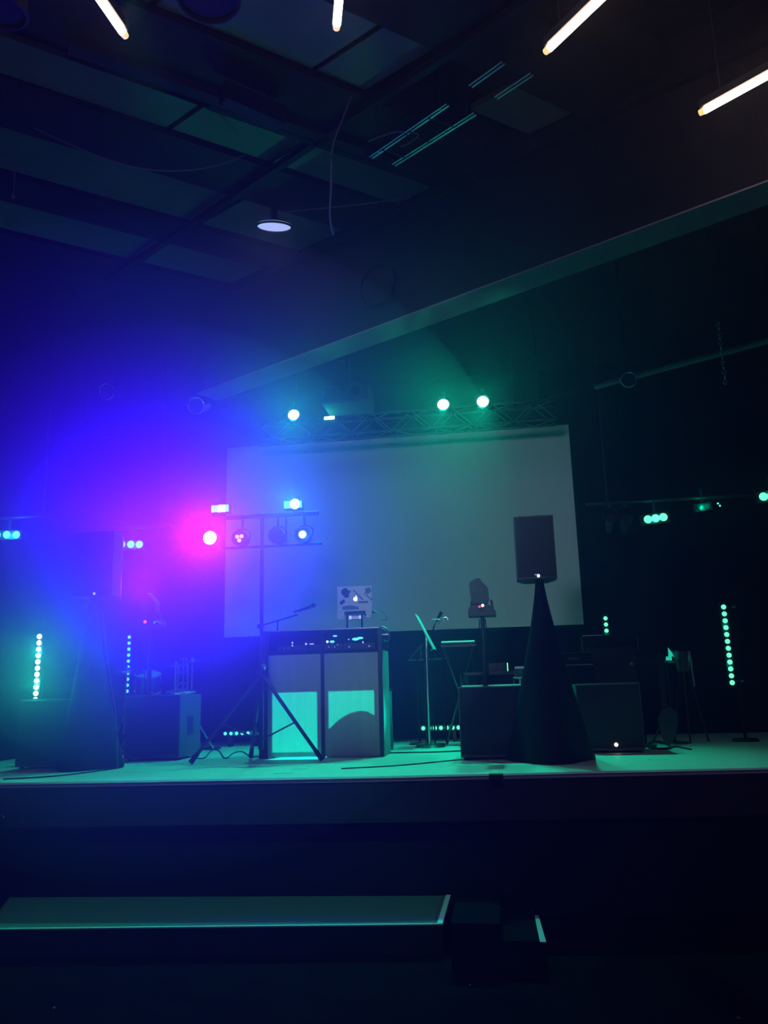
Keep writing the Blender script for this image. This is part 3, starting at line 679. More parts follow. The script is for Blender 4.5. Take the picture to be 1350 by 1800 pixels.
# table top and the open black tray with gear
bpart('table_top', [((xp0, BY+.05, zTab-.03), (bR, BY+1.0, zTab))], M['black'])
for lx in (xp0+.02, bR-.05):
    for ly in (BY+.06, BY+.94): bpart('table_leg', [((lx, ly, SZ), (lx+.03, ly+.03, zTab-.03))], M['bmetal'])
bpart('gear_case', [((xp0, BY-.003, zpT+.002), (bR, BY+.45, zpT+.035)), ((xp0, BY+.0, zbT-.02), (bR, BY+.45, zbT)), ((xp0, BY+.43, zpT+.035), (bR, BY+.45, zbT-.02)),
                    ((xp0-.001, BY+.04, zpT), (xp0+.015, BY+.43, zbT-.02)), ((bR-.02, BY+.04, zpT+.03), (bR, BY+.43, zbT-.02)), ((xm-.008, BY, zpT+.03), (xm+.008, BY+.03, zbT-.02))], M['cab'])
bpart('edge_strip', [((xp0+.0, BY-.006, zbT-.006), (bR+.0, BY-.0005, zbT+.002))], M['metal'])
bpart('support', [((xp0+.1, BY+.1, zTab), (xp0+.13, BY+.4, zpT+.002)), ((bR-.13, BY+.1, zTab), (bR-.1, BY+.4, zpT+.002))], M['bmetal'])
# gear in the tray
def gear(name, label, cat, x0, x1, lights, knobs):
    z0 = zpT+.035; tt = thing(name, label, cat, ((x0+x1)/2, BY+.10, z0)); w_ = (x1-x0)/2
    bm = BM(); prism(bm, [(-w_, -.05, 0), (-w_, .26, 0), (-w_, .26, .10), (-w_, -.05, .06)], (2*w_, 0, 0)); obj('body', bm, M['black'], tt)
    for kx, kz in knobs: obj('knob', cyl(BM(), (kx, -.05, kz), (kx, -.068, kz), .008, n=12), M['chrome'], tt, True)
    for (px, py, wpx, hpx, m_) in lights:
        c = onY(px, py, BY+.04)-tt.location; s = (BY+.04)/FPX
        bm = BM(); sph(bm, (c.x, -.062, c.z), 1, (wpx*s/2, .006, hpx*s/2)); obj('indicator', bm, M[m_], tt, True)
gear('media_player', 'black media player in the left half of the booth tray', 'DJ player', xp0+.08, xm-.16, [(514, 1130, 3, 4, 'ledblue'), (514, 1135, 3, 3, 'ledblue'), (538, 1132, 4, 4, 'ledblue'), (548, 1132, 9, 2, 'ledblue')], [(-.08, .03), (-.04, .03)])
gear('dj_mixer', 'black mixer with bright cyan lights in the middle of the booth tray', 'mixer', xm-.14, xm+.20, [(589, 1118, 8, 3, 'ledc'), (575.5, 1128, 4, 4, 'ledwhite'), (584, 1128, 9, 4.5, 'ledc')], [(.03, .03), (.09, .03), (.12, .05)])
gear('media_player', 'black media player with the long cyan display at right in the tray', 'DJ player', xm+.21, bR-.05, [(613, 1124, 2.5, 2.5, 'ledblue'), (625, 1123.5, 13, 5, 'ledc'), (633, 1121.5, 12, 4, 'ledc'), (638, 1129, 2.5, 4, 'ledblue')], [(-.1, .025), (.1, .025)])
# headphones hung on the right end
hp = V(bR+.045, BY+.1, zbT-.06)
tt = thing('headphones', 'headphones hanging off the right end of the booth', 'headphones', hp)
pts = [V(-.045, 0, .07)+V(0, 0, 0)]; arc = [V(-.03+.075*sin(a_*pi/10*1.0), 0, .07-.0-.09*(1-cos(a_*pi/10))) for a_ in range(0, 9)]
obj('headband', tube(BM(), arc, .007, 8), M['chrome'], tt, True)
obj('ear_cup', sph(BM(), (.02, 0, -.10), .033, (.6, 1, 1.1)), M['black'], tt, True)
obj('ear_cup', sph(BM(), (-.01, .02, -.09), .033, (.6, 1, 1.1)), M['black'], tt, True)
obj('hook', box(BM(), (-.03, -.005, -.01), (.045, .005, .0)), M['metal'], tt)
# laptop stand
ls = V(onY(625, 1105, BY+.15).x, BY+.15, zbT)
zl0 = onY(625, 1078, BY+.12).z-zbT; lw = .075
tt = thing('laptop_stand', 'black laptop stand on top of the DJ booth', 'laptop stand', ls)
for sx in (-1, 1):
    obj('leg', tube(BM(), [(sx*lw, -.05, .006), (sx*lw, -.05, zl0)], .009, 8), M['bmetal'], tt)
    obj('foot', tube(BM(), [(sx*lw, -.06, .006), (sx*lw, .17, .006)], .007, 8), M['bmetal'], tt)
    obj('arm', tube(BM(), [(sx*lw, -.055, zl0), (sx*lw, .2, zl0-.0)], .008, 8), M['bmetal'], tt)
obj('front_bar', box(BM(), (-.115, -.065, zl0-.012), (.115, -.04, zl0+.012)), M['bmetal'], tt)
obj('hub', box(BM(), (-.05, .0, zl0-.06), (.05, .05, zl0-.012), bev=.004), M['metal'], tt)
for sx in (-1, 1): obj('hub_light', box(BM(), (sx*.052-.012, -.004, zl0-.055), (sx*.052+.012, .0, zl0-.02)), M['ledblue'], tt)
# laptop: lid with its back to the camera, base behind
lp = V((onY(594.5, 1060, BY+.08).x+onY(655.5, 1060, BY+.08).x)/2, BY+.11, zbT+zl0+.013)
lwid = (onY(655.5, 1060, BY+.08).x-onY(594.5, 1060, BY+.08).x)/2
zt2 = onY(625, 1031, BY+.05).z
lh = zt2-lp.z+.0
tt = thing('laptop', 'open silver laptop covered in stickers on the booth stand', 'laptop', lp)
drop = lp.z-onY(625, 1088, BY+.05).z
obj('keyboard_base', box(BM(), (-lwid, .0, 0), (lwid, .22, .014), bev=.004), M['lapsilver'], tt)
tl = .03
lid = obj('lid', box(BM(), (-lwid, -.085, -.0), (lwid, -.077, lh), bev=.003), M['lapsilver'], tt)
lip = obj('lid_corner', prism(BM(), [(-lwid, -.083, .0), (-lwid+.07, -.083, 0), (-lwid+.075, -.083, -drop), (-lwid+.005, -.083, -drop)], (0, .006, 0)), M['lapsilver'], tt)
obj('lid_corner', prism(BM(), [(lwid-.07, -.083, .0), (lwid, -.083, 0), (lwid-.02, -.083, -drop*.9), (lwid-.06, -.083, -drop*.9)], (0, .006, 0)), M['lapsilver'], tt)
obj('hinge', box(BM(), (-lwid*.6, -.078, -.002), (lwid*.6, .004, .010)), M['lapsilver'], tt)
yy = -.0853
def lp2(px, py):
    q = onY(px, py, lp.y+yy)-lp; return V(q.x, yy, q.z)
# glowing apple-shaped logo
c = lp2(625, 1053); bm = BM(); ap = []
for k in range(28):
    a_ = 2*pi*k/28; r = .0225*(1-.14*max(0, sin(a_))**6-.10*max(0, -sin(a_))**8)
    x_, z_ = cos(a_)*r*1.0, sin(a_)*r
    if abs(a_) < .45 or abs(a_-2*pi) < .45: x_ -= .004
    ap.append(c+V(x_, 0, z_))
prism(bm, ap, (0, -.0015, 0)); prism(bm, [c+V(.001, 0, .022), c+V(.010, 0, .026), c+V(.012, 0, .036), c+V(.003, 0, .031)], (0, -.0015, 0))
obj('logo', bm, M['logo'], lid)
def stick(pts, m_='sticker'): 
    bm = BM(); prism(bm, [lp2(*p) for p in pts], (0, -.0008, 0)); obj('sticker', bm, M[m_], lid)
stick([(602, 1036), (605, 1034), (610, 1034), (612, 1038), (617, 1038), (615, 1042), (613, 1045), (614, 1050), (607, 1051), (603, 1047), (600, 1043), (600, 1038)])
stick([(596.5, 1059), (604.5, 1053), (607, 1058), (599.5, 1064)])
stick([(599, 1060), (604, 1056.5), (605, 1058), (600, 1061.7)], 'sticker2')
stick([(620, 1037), (622, 1037), (639, 1054), (637, 1054.5)])
stick([(602, 1066), (616, 1064), (630, 1067), (631, 1071), (602, 1072)], 'sticker2')
stick([(630, 1057), (647, 1056), (647, 1060), (630, 1060.5)], 'sticker2')
stick([(641, 1035), (650, 1032), (653, 1040), (646, 1044), (643, 1041)], 'sticker2')
# illegible dark lettering marks on the upper right sticker
for k in range(4):
    x0 = 640+k*3.4; y0 = 1041+k*3.4
    stick([(x0, y0+3.4), (x0+2.6, y0), (x0+3.9, y0+1.2), (x0+2.8, y0+2.6), (x0+1.4, y0+4.8)])
# bent cable from laptop
cable('laptop_cable', 'pale cable looping out right of the laptop', [lp+V(lwid-.02, -.074, .02), lp+V(lwid+.05, -.05, .0), lp+V(lwid+.10, -.04, -.015), lp+V(lwid+.13, .02, -.08), lp+V(lwid+.06, .08, -.085)], .004, 'metal')

# bag behind the right panel
bm = BM(); sil = [(571, 1331), (571, 1292), (582, 1284), (594, 1272), (608, 1262), (622, 1257), (634, 1256), (645, 1259), (654, 1268), (659, 1282), (662, 1331)]
yb_ = BY+.09; pts = [V(onY(px, py, yb_).x, yb_, max(SZ+.002, onY(px, py, yb_).z)) for px, py in sil]
prism(bm, pts, (0, .24, 0)); bmesh.ops.bevel(bm, geom=[e for e in bm.edges], offset=.02, segments=2, affect='EDGES', clamp_overlap=True)
tb = thing('equipment_bag', 'dark slumped bag whose shadow shows through the right booth panel', 'bag', V(pts[3].x, yb_, SZ))
for v_ in bm.verts: v_.co -= tb.location
# keep it on the floor
for v_ in bm.verts: v_.co.z = max(v_.co.z, .001)
obj('body', bm, M['bag'], tb, True)
q0 = onY(650, 1262, yb_)-tb.location
obj('handle', tube(BM(), [q0+V(0, .1, -.02), q0+V(.03, .1, .01), q0+V(.05, .1, -.05), q0+V(.045, .1, -.13)], .012, 8), M['bag'], tb, True)

# microphone on short boom behind the booth's left side
mx = V(onY(487, 1110, BY+.25).x, BY+.25, zbT)
tt = thing('microphone_stand', 'desk microphone boom leaning right on the left half of the booth', 'microphone stand', mx)
def lm(px, py): return onY(px, py, BY+.25)-mx
obj('post', tube(BM(), [V(0, 0, .0), lm(489, 1089)], .008, 8), M['bmetal'], tt); obj('base', cyl(BM(), (0, 0, 0), (0, 0, .012), .05, n=20), M['bmetal'], tt, True)
obj('boom', tube(BM(), [lm(455, 1101), lm(525, 1080)], .008, 8), M['bmetal'], tt)
obj('counterweight', cyl(BM(), lm(453, 1102), lm(458, 1100), .022, n=12), M['header'], tt, True)
obj('microphone_body', cyl(BM(), lm(517, 1076), lm(547, 1066), .011, .02, n=14), M['black'], tt, True)
obj('microphone_head', sph(BM(), lm(551, 1064), .024), M['header'], tt, True)
obj('clip', sph(BM(), lm(525, 1079), .011), M['chrome'], tt, True)

# ------------------------------------------------------------------ LED pixel bars on the stage
def pixel_bar(label, pts, y, r, m_, floor_z=SZ, vertical=True, glow=.6, stand=None, group='dotted LED bars'):
    ps = [onY(px, py, y) for px, py in pts]; a, b = ps[0], ps[-1]
    if vertical:
        x = (a.x+b.x)/2
        for p in ps: p.x = x + (p.x-x)*.0
        base = V(x, y, floor_z)
    else:
        zz = (a.z+b.z)/2; zz = max(zz, SZ+r*2.2)
        for p in ps: p.z = zz
        base = V((a.x+b.x)/2, y, floor_z)
    t = thing('led_pixel_bar', label, 'LED bar', base, 0, group)
    q = [p-base for p in ps]
    hw = r*1.5
    if vertical:
        z0, z1 = min(p.z for p in q)-r*2, max(p.z for p in q)+r*2
        obj('housing', box(BM(), (-hw, .0, z0), (hw, .05, z1), bev=.006), M['black'], t)
        if stand is None:
            obj('post', box(BM(), (-.012, .05, .01), (.012, .07, z1-.05)), M['bmetal'], t); obj('base', box(BM(), (-.12, -.06, 0), (.12, .16, .012)), M['bmetal'], t)
    else:
        x0, x1 = min(p.x for p in q)-r*2, max(p.x for p in q)+r*2
        obj('housing', box(BM(), (x0, 0, q[0].z-hw), (x1, .06, q[0].z+hw), bev=.006), M['black'], t)
        for xx in (x0+.1, x1-.1): obj('foot', box(BM(), (xx-.02, -.02, 0), (xx+.02, .08, q[0].z-hw)), M['bmetal'], t)
    for p in q: obj('led_lens', cyl(BM(), V(p.x, -.001, p.z), V(p.x, -.012, p.z), r, r*.85, 14), m_, t, True)
    n_ = 2
    for k in range(n_):
        p = ps[0].lerp(ps[-1], (k+.5)/n_); lamp('POINT', 'pixel_glow', p+V(0, -.07, 0), GREEN, glow/n_, None, .03)
        if glow > 5: lamp('SPOT', 'pixel_beam', p+V(0, -.03, 0), (0, 1, .22), 15, CAM+V(0, 0, .2), .03, 60, 1.0)
    return t
def lin(x0, y0, x1, y1, n_): return [(x0+(x1-x0)*k/(n_-1), y0+(y1-y0)*k/(n_-1)) for k in range(n_)]
pixel_bar('brightest vertical green LED bar at far left, eleven dots', lin(68.5, 1119, 63.5, 1230, 11), yo+.3, .025, M['ledhot'], zo, glow=8.0)
pixel_bar('vertical LED bar left of the drums, gap behind a cymbal', lin(227, 1120, 224, 1215, 10), 9.9, .021, M['ledc'], glow=.2)
pixel_bar('vertical LED bar half hidden by the amplifiers at right', lin(1063.5, 1087, 1075, 1206, 12), 10.1, .024, M['led'], glow=.3)
RB = pixel_bar('vertical green LED bar at far right on a clamp pole, twelve dots', lin(1272, 1067, 1287, 1200, 12), 9.2, .026, M['led'], glow=.5, stand=True)
pixel_bar('low horizontal LED bar on the floor left of the booth', lin(396, 1290, 456, 1288, 7), 10.0, .021, M['ledc'], vertical=False, glow=.4)
pixel_bar('low horizontal LED bar on the floor right of the booth', lin(744, 1280, 806, 1279, 7), 10.2, .024, M['led'], vertical=False, glow=.3)
# pole carrying the right LED bar
pb_ = onZ(1311, 1303, SZ); t = thing('clamp_pole', 'thin dark pole with round base behind the far right LED bar', 'stand', pb_)
ptop = onY(1283, 1018, pb_.y)-pb_
obj('pole', tube(BM(), [(0, 0, .02), (0, 0, ptop.z)], .016, 10), M['header'], t); obj('base', cyl(BM(), (0, 0, 0), (0, 0, .03), .14, .12, n=24), M['black'], t, True)
for py in (1067, 1197):
    p = onY(1290 if py < 1100 else 1305, py, pb_.y)-pb_; dx = RB.location.x-pb_.x; dy = RB.location.y-pb_.y
    obj('clamp', tube(BM(), [(0.05, 0, p.z), (0, 0, p.z), (dx, dy+.05, p.z)], .012, 8), M['metal'], t)

# ------------------------------------------------------------------ drums at rear left
def cymbal(label, c, R_, tilt, foot):
    t = thing('cymbal_stand', label, 'cymbal', (c.x, c.y, SZ), 0, 'cymbals of the drum kit')
    h = c.z-SZ; bm = BM(); bmesh.ops.create_cone(bm, cap_ends=False, segments=36, radius1=R_, radius2=R_*.18, depth=.025)
    sph(bm, (0, 0, .014), R_*.19, (1, 1, .45))
    rm = Matrix.Rotation(tilt, 4, 'Y') @ Matrix.Rotation(radians(6), 4, 'X')
    for v_ in bm.verts: v_.co = rm @ v_.co + V(0, 0, h)
    obj('cymbal', bm, M['bronze'], t, True)
    obj('rod', cyl(BM(), (0, 0, .25), (0, 0, h+.04), .011, n=10), M['chrome'], t, True)
    obj('wing_nut', cyl(BM(), (0, 0, h+.025), (0, 0, h+.05), .014, n=10), M['chrome'], t, True)
    obj('sleeve', cyl(BM(), (0, 0, .2), (0, 0, h*.6), .016, n=10), M['chrome'], t, True)
    for k in range(3):
        a_ = 2*pi*k/3+.4; obj('leg', tube(BM(), [(0, 0, .45), (cos(a_)*foot, sin(a_)*foot, .012)], .010, 8), M['chrome'], t)
def drum(name, label, c, R_, h, axis, lugs=8, standh=None):
    t = thing(name, label, 'drum', V(c.x, c.y, SZ), 0, 'drums of the kit'); c = c-V(c.x, c.y, SZ)
    q = Vector(axis).normalized(); a, b = c-q*h/2, c+q*h/2
    obj('shell', cyl(BM(), a, b, R_*.96, n=32), M['drum'], t, True)
    for p, s in ((a, -1), (b, 1)):
        obj('hoop', ring(BM(), p, R_*.99, .010, q, n=36), M['chrome'], t, True)
        obj('head', cyl(BM(), p, p+q*s*.004, R_*.95, n=32), M['drumhead'], t, True)
    bm = BM(); side = q.orthogonal().normalized(); o2 = q.cross(side)
    for k in range(lugs):
        d_ = side*cos(2*pi*k/lugs)+o2*sin(2*pi*k/lugs); cyl(bm, c-q*h*.42+d_*R_*.99, c+q*h*.42+d_*R_*.99, .005, n=6)
    obj('lug', bm, M['chrome'], t)
    return t, c
DY = 9.3
c = onY(222, 1178, DY); cymbal('wide hazy cymbal in front of the left vertical LED bar', c, .25, radians(4), .28)
c = onY(338, 1163, DY+.1); cymbal('tilted cymbal at the right end of the drum kit', c, .20, radians(-9), .26)
c = onY(309, 1170, DY-.15); cymbal('low hi-hat cymbal beside the chrome drum hardware', c, .16, radians(-3), .22)
# kick drum + supports
c = V(gx(270, 1200, DY), DY+.1, SZ+.28); tk, _ = drum('bass_drum', 'large bass drum behind the left subwoofer', c, .28, .4, (0, 1, 0)); 
for sx in (-1, 1): obj('spur', tube(BM(), [(sx*.26, -.1, .28), (sx*.36, -.16, .012)], .009, 6), M['chrome'], tk)
c = V(gx(262, 1188, DY), DY, onY(262, 1192, DY).z-.02)
t, cc = drum('tom_drum', 'small tom drum above the bass drum', V(c.x, c.y-.02, SZ+.78), .15, .2, (.1, -.3, 1)); obj('mount', tube(BM(), [cc+V(0, .05, -.09), V(.04, .12, .52)], .012, 8), M['chrome'], t)
c = V(gx(322, 1190, DY), DY-.05, SZ+.60); t, cc = drum('snare_drum', 'snare drum on chrome hardware at the right of the kit', c, .17, .14, (.05, -.1, 1))
obj('stand_post', cyl(BM(), (0, 0, .12), (0, 0, .52), .014, n=10), M['chrome'], t, True)
for k in range(3):
    a_ = 2*pi*k/3; obj('leg', tube(BM(), [(0, 0, .25), (cos(a_)*.22, sin(a_)*.22, .012)], .010, 8), M['chrome'], t)
# chrome rack hardware at 320,1160-1215
c = onY(322, 1190, DY+.45); t = thing('drum_hardware', 'cluster of chrome clamps and rods above the left subwoofer', 'drum hardware', V(c.x, c.y, SZ))
hz_ = onY(322, 1158, DY+.45).z-SZ
for dx, n2 in ((-.06, 'upright'), (0.0, 'upright'), (.05, 'upright')): obj(n2, cyl(BM(), (dx*1.6, 0, .01), (dx, 0, hz_-abs(dx)), .012, n=10), M['chrome'], t, True)
obj('hoop', ring(BM(), (0, 0, hz_-.03), .045, .009, (0, -1, 0), pi), M['chrome'], t, True)
for k in range(5): obj('clamp', box(BM(), (-.03+random.uniform(-.05, .03), -.02, hz_*.35+k*hz_*.12), (.02+random.uniform(-.03, .04), .02, hz_*.35+k*hz_*.12+.03), bev=.005), M['chrome'], t)
obj('crossbar', tube(BM(), [(-.10, 0, hz_*.66), (.14, 0, hz_*.62)], .010, 8), M['chrome'], t)
# microphone goosenecks
def mic_stand(label, base, pts, head, m_='header', body=.014):
    t = thing('microphone_stand', label, 'microphone stand', base, 0, 'microphone stands')
    q = [p-base for p in pts]
    obj('base', cyl(BM(), (0, 0, 0), (0, 0, .02), .12, .11, n=24), M['black'], t, True)
    obj('post', cyl(BM(), (0, 0, .02), (0, 0, q[0].z), .010, n=10), M[m_], t, True)
    obj('boom', tube(BM(), [V(0, 0, q[0].z)]+q[1:], .008, 8), M[m_], t, True)
    e = q[-1]; d_ = (q[-1]-q[-2]).normalized()
    obj('microphone', cyl(BM(), e-d_*.02, e+d_*.10, body, body*1.5, n=14), M[head], t, True)
    return t
y9 = 9.6
mic_stand('curved boom microphone stand at the right of the drums', V(gx(373, 1200, y9), y9, SZ), [onY(373, 1160, y9), onY(371, 1145, y9), onY(366, 1135, y9), onY(357, 1133, y9), onY(352, 1138, y9)], 'header')
mic_stand('hazy boom microphone stand in front of the hazy moving head', V(gx(287, 1250, 9.9), 9.9, SZ), [onY(287, 1178, 9.9), onY(281, 1165, 9.9), onY(276, 1150, 9.9)], 'header')
mic_stand('small microphone stand between the cone cover and left subwoofer', V(gx(204, 1300, 8.9), 8.9, SZ), [onY(204, 1213, 8.9), onY(204, 1205, 8.9), onY(202, 1190, 8.9)], 'header')
mic_stand('slim microphone stand with pale arm right of the far left LED bar', V(gx(131, 1250, 8.9), 8.9, SZ), [onY(129, 1205, 8.9), onY(131, 1190, 8.9), onY(116, 1189, 8.9), onY(133, 1169, 8.9)], 'header')

# ------------------------------------------------------------------ right side: music stands, keyboard, amps
ys = 9.3
def onp(px, py, y=ys): return onY(px, py, y)
pbs = V(gx(755, 1290, ys), ys, SZ)
t = thing('music_stand', 'music stand seen edge on with a bright slanting desk', 'music stand', pbs, 0, 'music stands')
a, b = onp(731, 1082)-pbs, onp(763, 1142)-pbs; s_ = V(0, .20, 0); nrm = (b-a).normalized().cross(V(0, 1, 0)).normalized()
bm = BM(); prism(bm, [a-s_, b-s_, b-s_+nrm*.012, a-s_+nrm*.012], (0, .4, 0)); obj('desk', bm, M['paper'], t)  # desk coloured white to imitate the light it catches
obj('desk_lip', prism(BM(), [b-s_, b-s_+nrm*-.03, b-s_+nrm*-.03+V(0, 0, .008), b-s_+V(0, 0, .008)], (0, .4, 0)), M['bmetal'], t)
obj('post', cyl(BM(), (0, 0, .01), (0, 0, (a.z+b.z)/2-.05), .015, n=10), M['metal'], t, True)
obj('tilt_knob', tube(BM(), [(0, 0, (a.z+b.z)/2-.05), ((a.x+b.x)/2, 0, (a.z+b.z)/2-.005)], .012, 8), M['metal'], t)
obj('clip', tube(BM(), [a, a+V(-.02, 0, .05)], .006, 6), M['metal'], t)
obj('base', cyl(BM(), (0, 0, 0), (0, 0, .025), .17, .14, n=24), M['black'], t, True)
# second music stand / low horizontal desk
pb2 = V(gx(742, 1290, ys+.5), ys+.5, SZ)
t = thing('music_stand', 'dark music stand with triangular desk behind the bright slanting one', 'music stand', pb2, 0, 'music stands')
def L2(px, py): return onY(px, py, ys+.5)-pb2
bm = BM(); tube(bm, [L2(718, 1161), L2(742, 1133)], .006, 6); tube(bm, [L2(718, 1161), L2(790, 1157)], .008, 6); tube(bm, [L2(740, 1136), L2(740, 1158)], .006, 6); obj('desk_frame', bm, M['panel'], t)
for dx in (-.03, .06): obj('post', cyl(BM(), (dx, 0, .01), (dx, 0, L2(742, 1158).z), .012, n=10), M['header'], t, True)
obj('base', cyl(BM(), (0, 0, 0), (0, 0, .02), .16, .14, n=24), M['black'], t, True)
# microphone with chrome clamp at 775,1088
mb_ = V(gx(763, 1290, ys+.25), ys+.35, SZ)
tq = mic_stand('microphone on a boom right of the slanting music desk', mb_, [onY(757, 1120, ys+.35), onY(760, 1112, ys+.35), onY(763, 1100, ys+.35), onY(769, 1089, ys+.35)], 'black')
e = onY(777, 1089, ys+.3)-mb_
obj('pop_filter', ring(BM(), e+V(.04, 0, 0), .026, .006, (0, -1, 0)), M['chrome'], tq, True); obj('clip', tube(BM(), [e+V(-.12, 0, .006), e+V(-.02, 0, .004), e+V(-.04, 0, -.05)], .007, 6), M['chrome'], tq, True)
# keyboard on stand: thin bright top
ky = 9.5; k0, k1 = onY(775, 1128, ky), onY(836, 1127, ky); kb = V((k0.x+k1.x)/2, ky, SZ); kz = k0.z-SZ; kw = (k1.x-k0.x)/2
t = thing('keyboard_stand', 'dark keyboard stand left of the moving head pole', 'keyboard stand', kb)
for sx in (-1, 1): obj('leg', tube(BM(), [(sx*kw*.9, 0, .015), (-sx*kw*.9, 0, kz-.05)], .014, 8), M['bmetal'], t); obj('upright', tube(BM(), [(sx*kw*.98, .2, .012), (sx*kw*.98, .2, kz-.045)], .012, 8), M['header'], t)
obj('top_bar', box(BM(), (-kw, -.05, kz-.065), (kw, .23, kz-.04)), M['bmetal'], t)
t = thing('keyboard', 'slim keyboard seen edge on with a bright top line', 'keyboard', kb+V(0, 0, kz-.038))
obj('body', box(BM(), (-kw, -.08, 0), (kw, .18, .022), bev=.004), M['black'], t)
obj('top_glint', wedge(BM(), (-kw+.01, -.06, .0225), (kw-.01, -.06, .0225), .016), M['paper'], t)  # white wedge imitating the lit top line of the keyboard
# small amp box + screen outline
ay = 9.2; a0, a1 = onY(856, 1181, ay), onY(893, 1165, ay)
tt = thing('equipment_table', 'dark table behind the right subwoofer', 'table', V(a0.x+.1, ay+.1, SZ))
zt_ = a0.z-SZ
obj('table_top', box(BM(), (-.35, -.15, zt_-.03), (.32, .35, zt_)), M['black'], tt)
for sx in (-.32, .29):
    for yy_ in (-.12, .32): obj('leg', cyl(BM(), (sx, yy_, 0), (sx, yy_, zt_-.03), .014, n=8), M['bmetal'], tt)
t = thing('small_amplifier', 'small box amplifier with green edge behind the moving head pole', 'amplifier', V((a0.x+a1.x)/2, ay, a0.z))
w_ = (a1.x-a0.x)/2; h = a1.z-a0.z
obj('body', box(BM(), (-w_, 0, 0), (w_-.012, .18, h), bev=.004), M['black'], t)
bm = BM(); box(bm, (-w_, -.004, 0), (w_-.02, .0, .008)); box(bm, (-w_, -.004, h-.008), (w_-.02, .0, h)); obj('front_trim', bm, M['panel'], t)
obj('glowing_edge', box(BM(), (w_-.012, -.004, .0), (w_-.002, .02, h)), M['led'], t); bpy.data.materials['green_led']  # green edge of the box given its own glow
# rack rails on the right sub
for px, lab in ((809, 'pale upright pin on the left corner of the right subwoofer'), (902, 'pale upright pin on the right corner of the right subwoofer')):
    p = onY(px, 1206, yr+.05); q = onY(px, 1186 if px < 850 else 1195, yr+.05)
    centre('mounting_pin', cyl(BM(), V(p.x+.01, yr+.05, zr), V(p.x+.01, yr+.05, q.z), .006, n=8), M['metal'], lab, 'pin', 'pins on the right subwoofer')
for (x0, x1, lab) in ((812, 849, 'painted glint on the left top edge of the right subwoofer'), (857, 924, 'painted glint on the right top edge of the right subwoofer')):
    centre('edge_strip', wedge(BM(), (gx(x0, 1206, yr), yr+.012, zr), (gx(x1, 1206, yr), yr+.012, zr), .013), M['paper'], lab, 'strip', 'painted glints on the right subwoofer', smooth=False)  # white slivers added in place of glints along the cabinet top
# percussion / hardware at 905-930,1170-1260
hy = 8.9; hb_ = V(gx(918, 1260, hy), hy, SZ); t = thing('snare_stand', 'slim chrome stand with a green lit plate beside the draped cone', 'stand', hb_)
def L3(px, py): return onY(px, py, hy)-hb_
obj('plate', box(BM(), (L3(905, 1174).x, -.1, L3(905, 1176).z), (L3(927, 1174).x, .1, L3(905, 1172).z)), M['led'] if False else M['lapsilver'], t)
obj('drum_shell', cyl(BM(), (L3(916, 1180).x, 0, L3(916, 1190).z), (L3(916, 1180).x, 0, L3(916, 1177).z), .075, n=24), M['drum'], t, True)
obj('hoop', ring(BM(), V(L3(916, 1190).x, 0, L3(916, 1191).z), .078, .008, (0, 0, 1)), M['chrome'], t, True)
obj('post', cyl(BM(), (0, 0, .2), (0, 0, L3(916, 1192).z), .012, n=10), M['chrome'], t, True)
for k in range(3):
    a_ = 2*pi*k/3+.5; obj('leg', tube(BM(), [(0, 0, .38), (cos(a_)*.2, sin(a_)*.2, .012)], .009, 8), M['chrome'], t)
obj('clamp', sph(BM(), L3(918, 1228), .028), M['chrome'], t, True); obj('lower_clamp', sph(BM(), L3(918, 1253), .016), M['chrome'], t, True)
obj('indicator', sph(BM(), L3(917, 1228)+V(0, -.03, 0), .016), M['ledwhite'], t)
# amplifier stack at right
gy = 9.3; g0, g1 = onY(1030, 1201, gy), onY(1120, 1114, gy)
t = thing('guitar_amplifier', 'tall dark amplifier cabinet behind the rightmost subwoofer', 'amplifier', V((g0.x+g1.x)/2, gy, SZ)); w_ = (g1.x-g0.x)/2; h = g1.z-SZ
obj('cabinet', box(BM(), (-w_, 0, 0), (w_, .32, h), bev=.01), M['cab'], t)
obj('grille', box(BM(), (-w_+.03, -.006, .05), (w_-.03, .0, h-.14)), M['grille'], t)
obj('top_trim', box(BM(), (-w_, -.006, h-.006), (-w_+.22, .01, h+.003)), M['metal'], t); obj('side_trim', box(BM(), (w_-.004, -.004, h-.2), (w_+.003, .01, h-.02)), M['panel'], t)
g2, g3 = onY(986, 1172, gy-.5), onY(1040, 1146, gy-.5)
t = thing('amplifier_head', 'dark amplifier head with pale lines left of the tall amplifier', 'amplifier', V((g2.x+g3.x)/2, gy-.5, SZ)); w_ = (g3.x-g2.x)/2; h = g3.z-SZ; hl = onY(1000, 1169, gy-.5).z-SZ
obj('head', box(BM(), (-w_, 0, hl), (w_, .25, h), bev=.008), M['cab'], t); obj('speaker_box', box(BM(), (-w_, 0, 0), (w_, .3, hl-.004), bev=.008), M['cab'], t)
obj('piping', box(BM(), (-w_+.0, -.006, hl-.004), (w_-.0, .0, hl+.004)), M['metal'], t); obj('top_trim', box(BM(), (-w_, -.004, h-.004), (w_, .0, h)), M['panel'], t)
q = onY(1003, 1153, gy-.5)
bm = BM()
for k in range(5): box(bm, (-.055+k*.024-.03, -.005, h-.075), (-.055+k*.024-.015, -.001, h-.05))
obj('name_plate', bm, M['panel'], t)
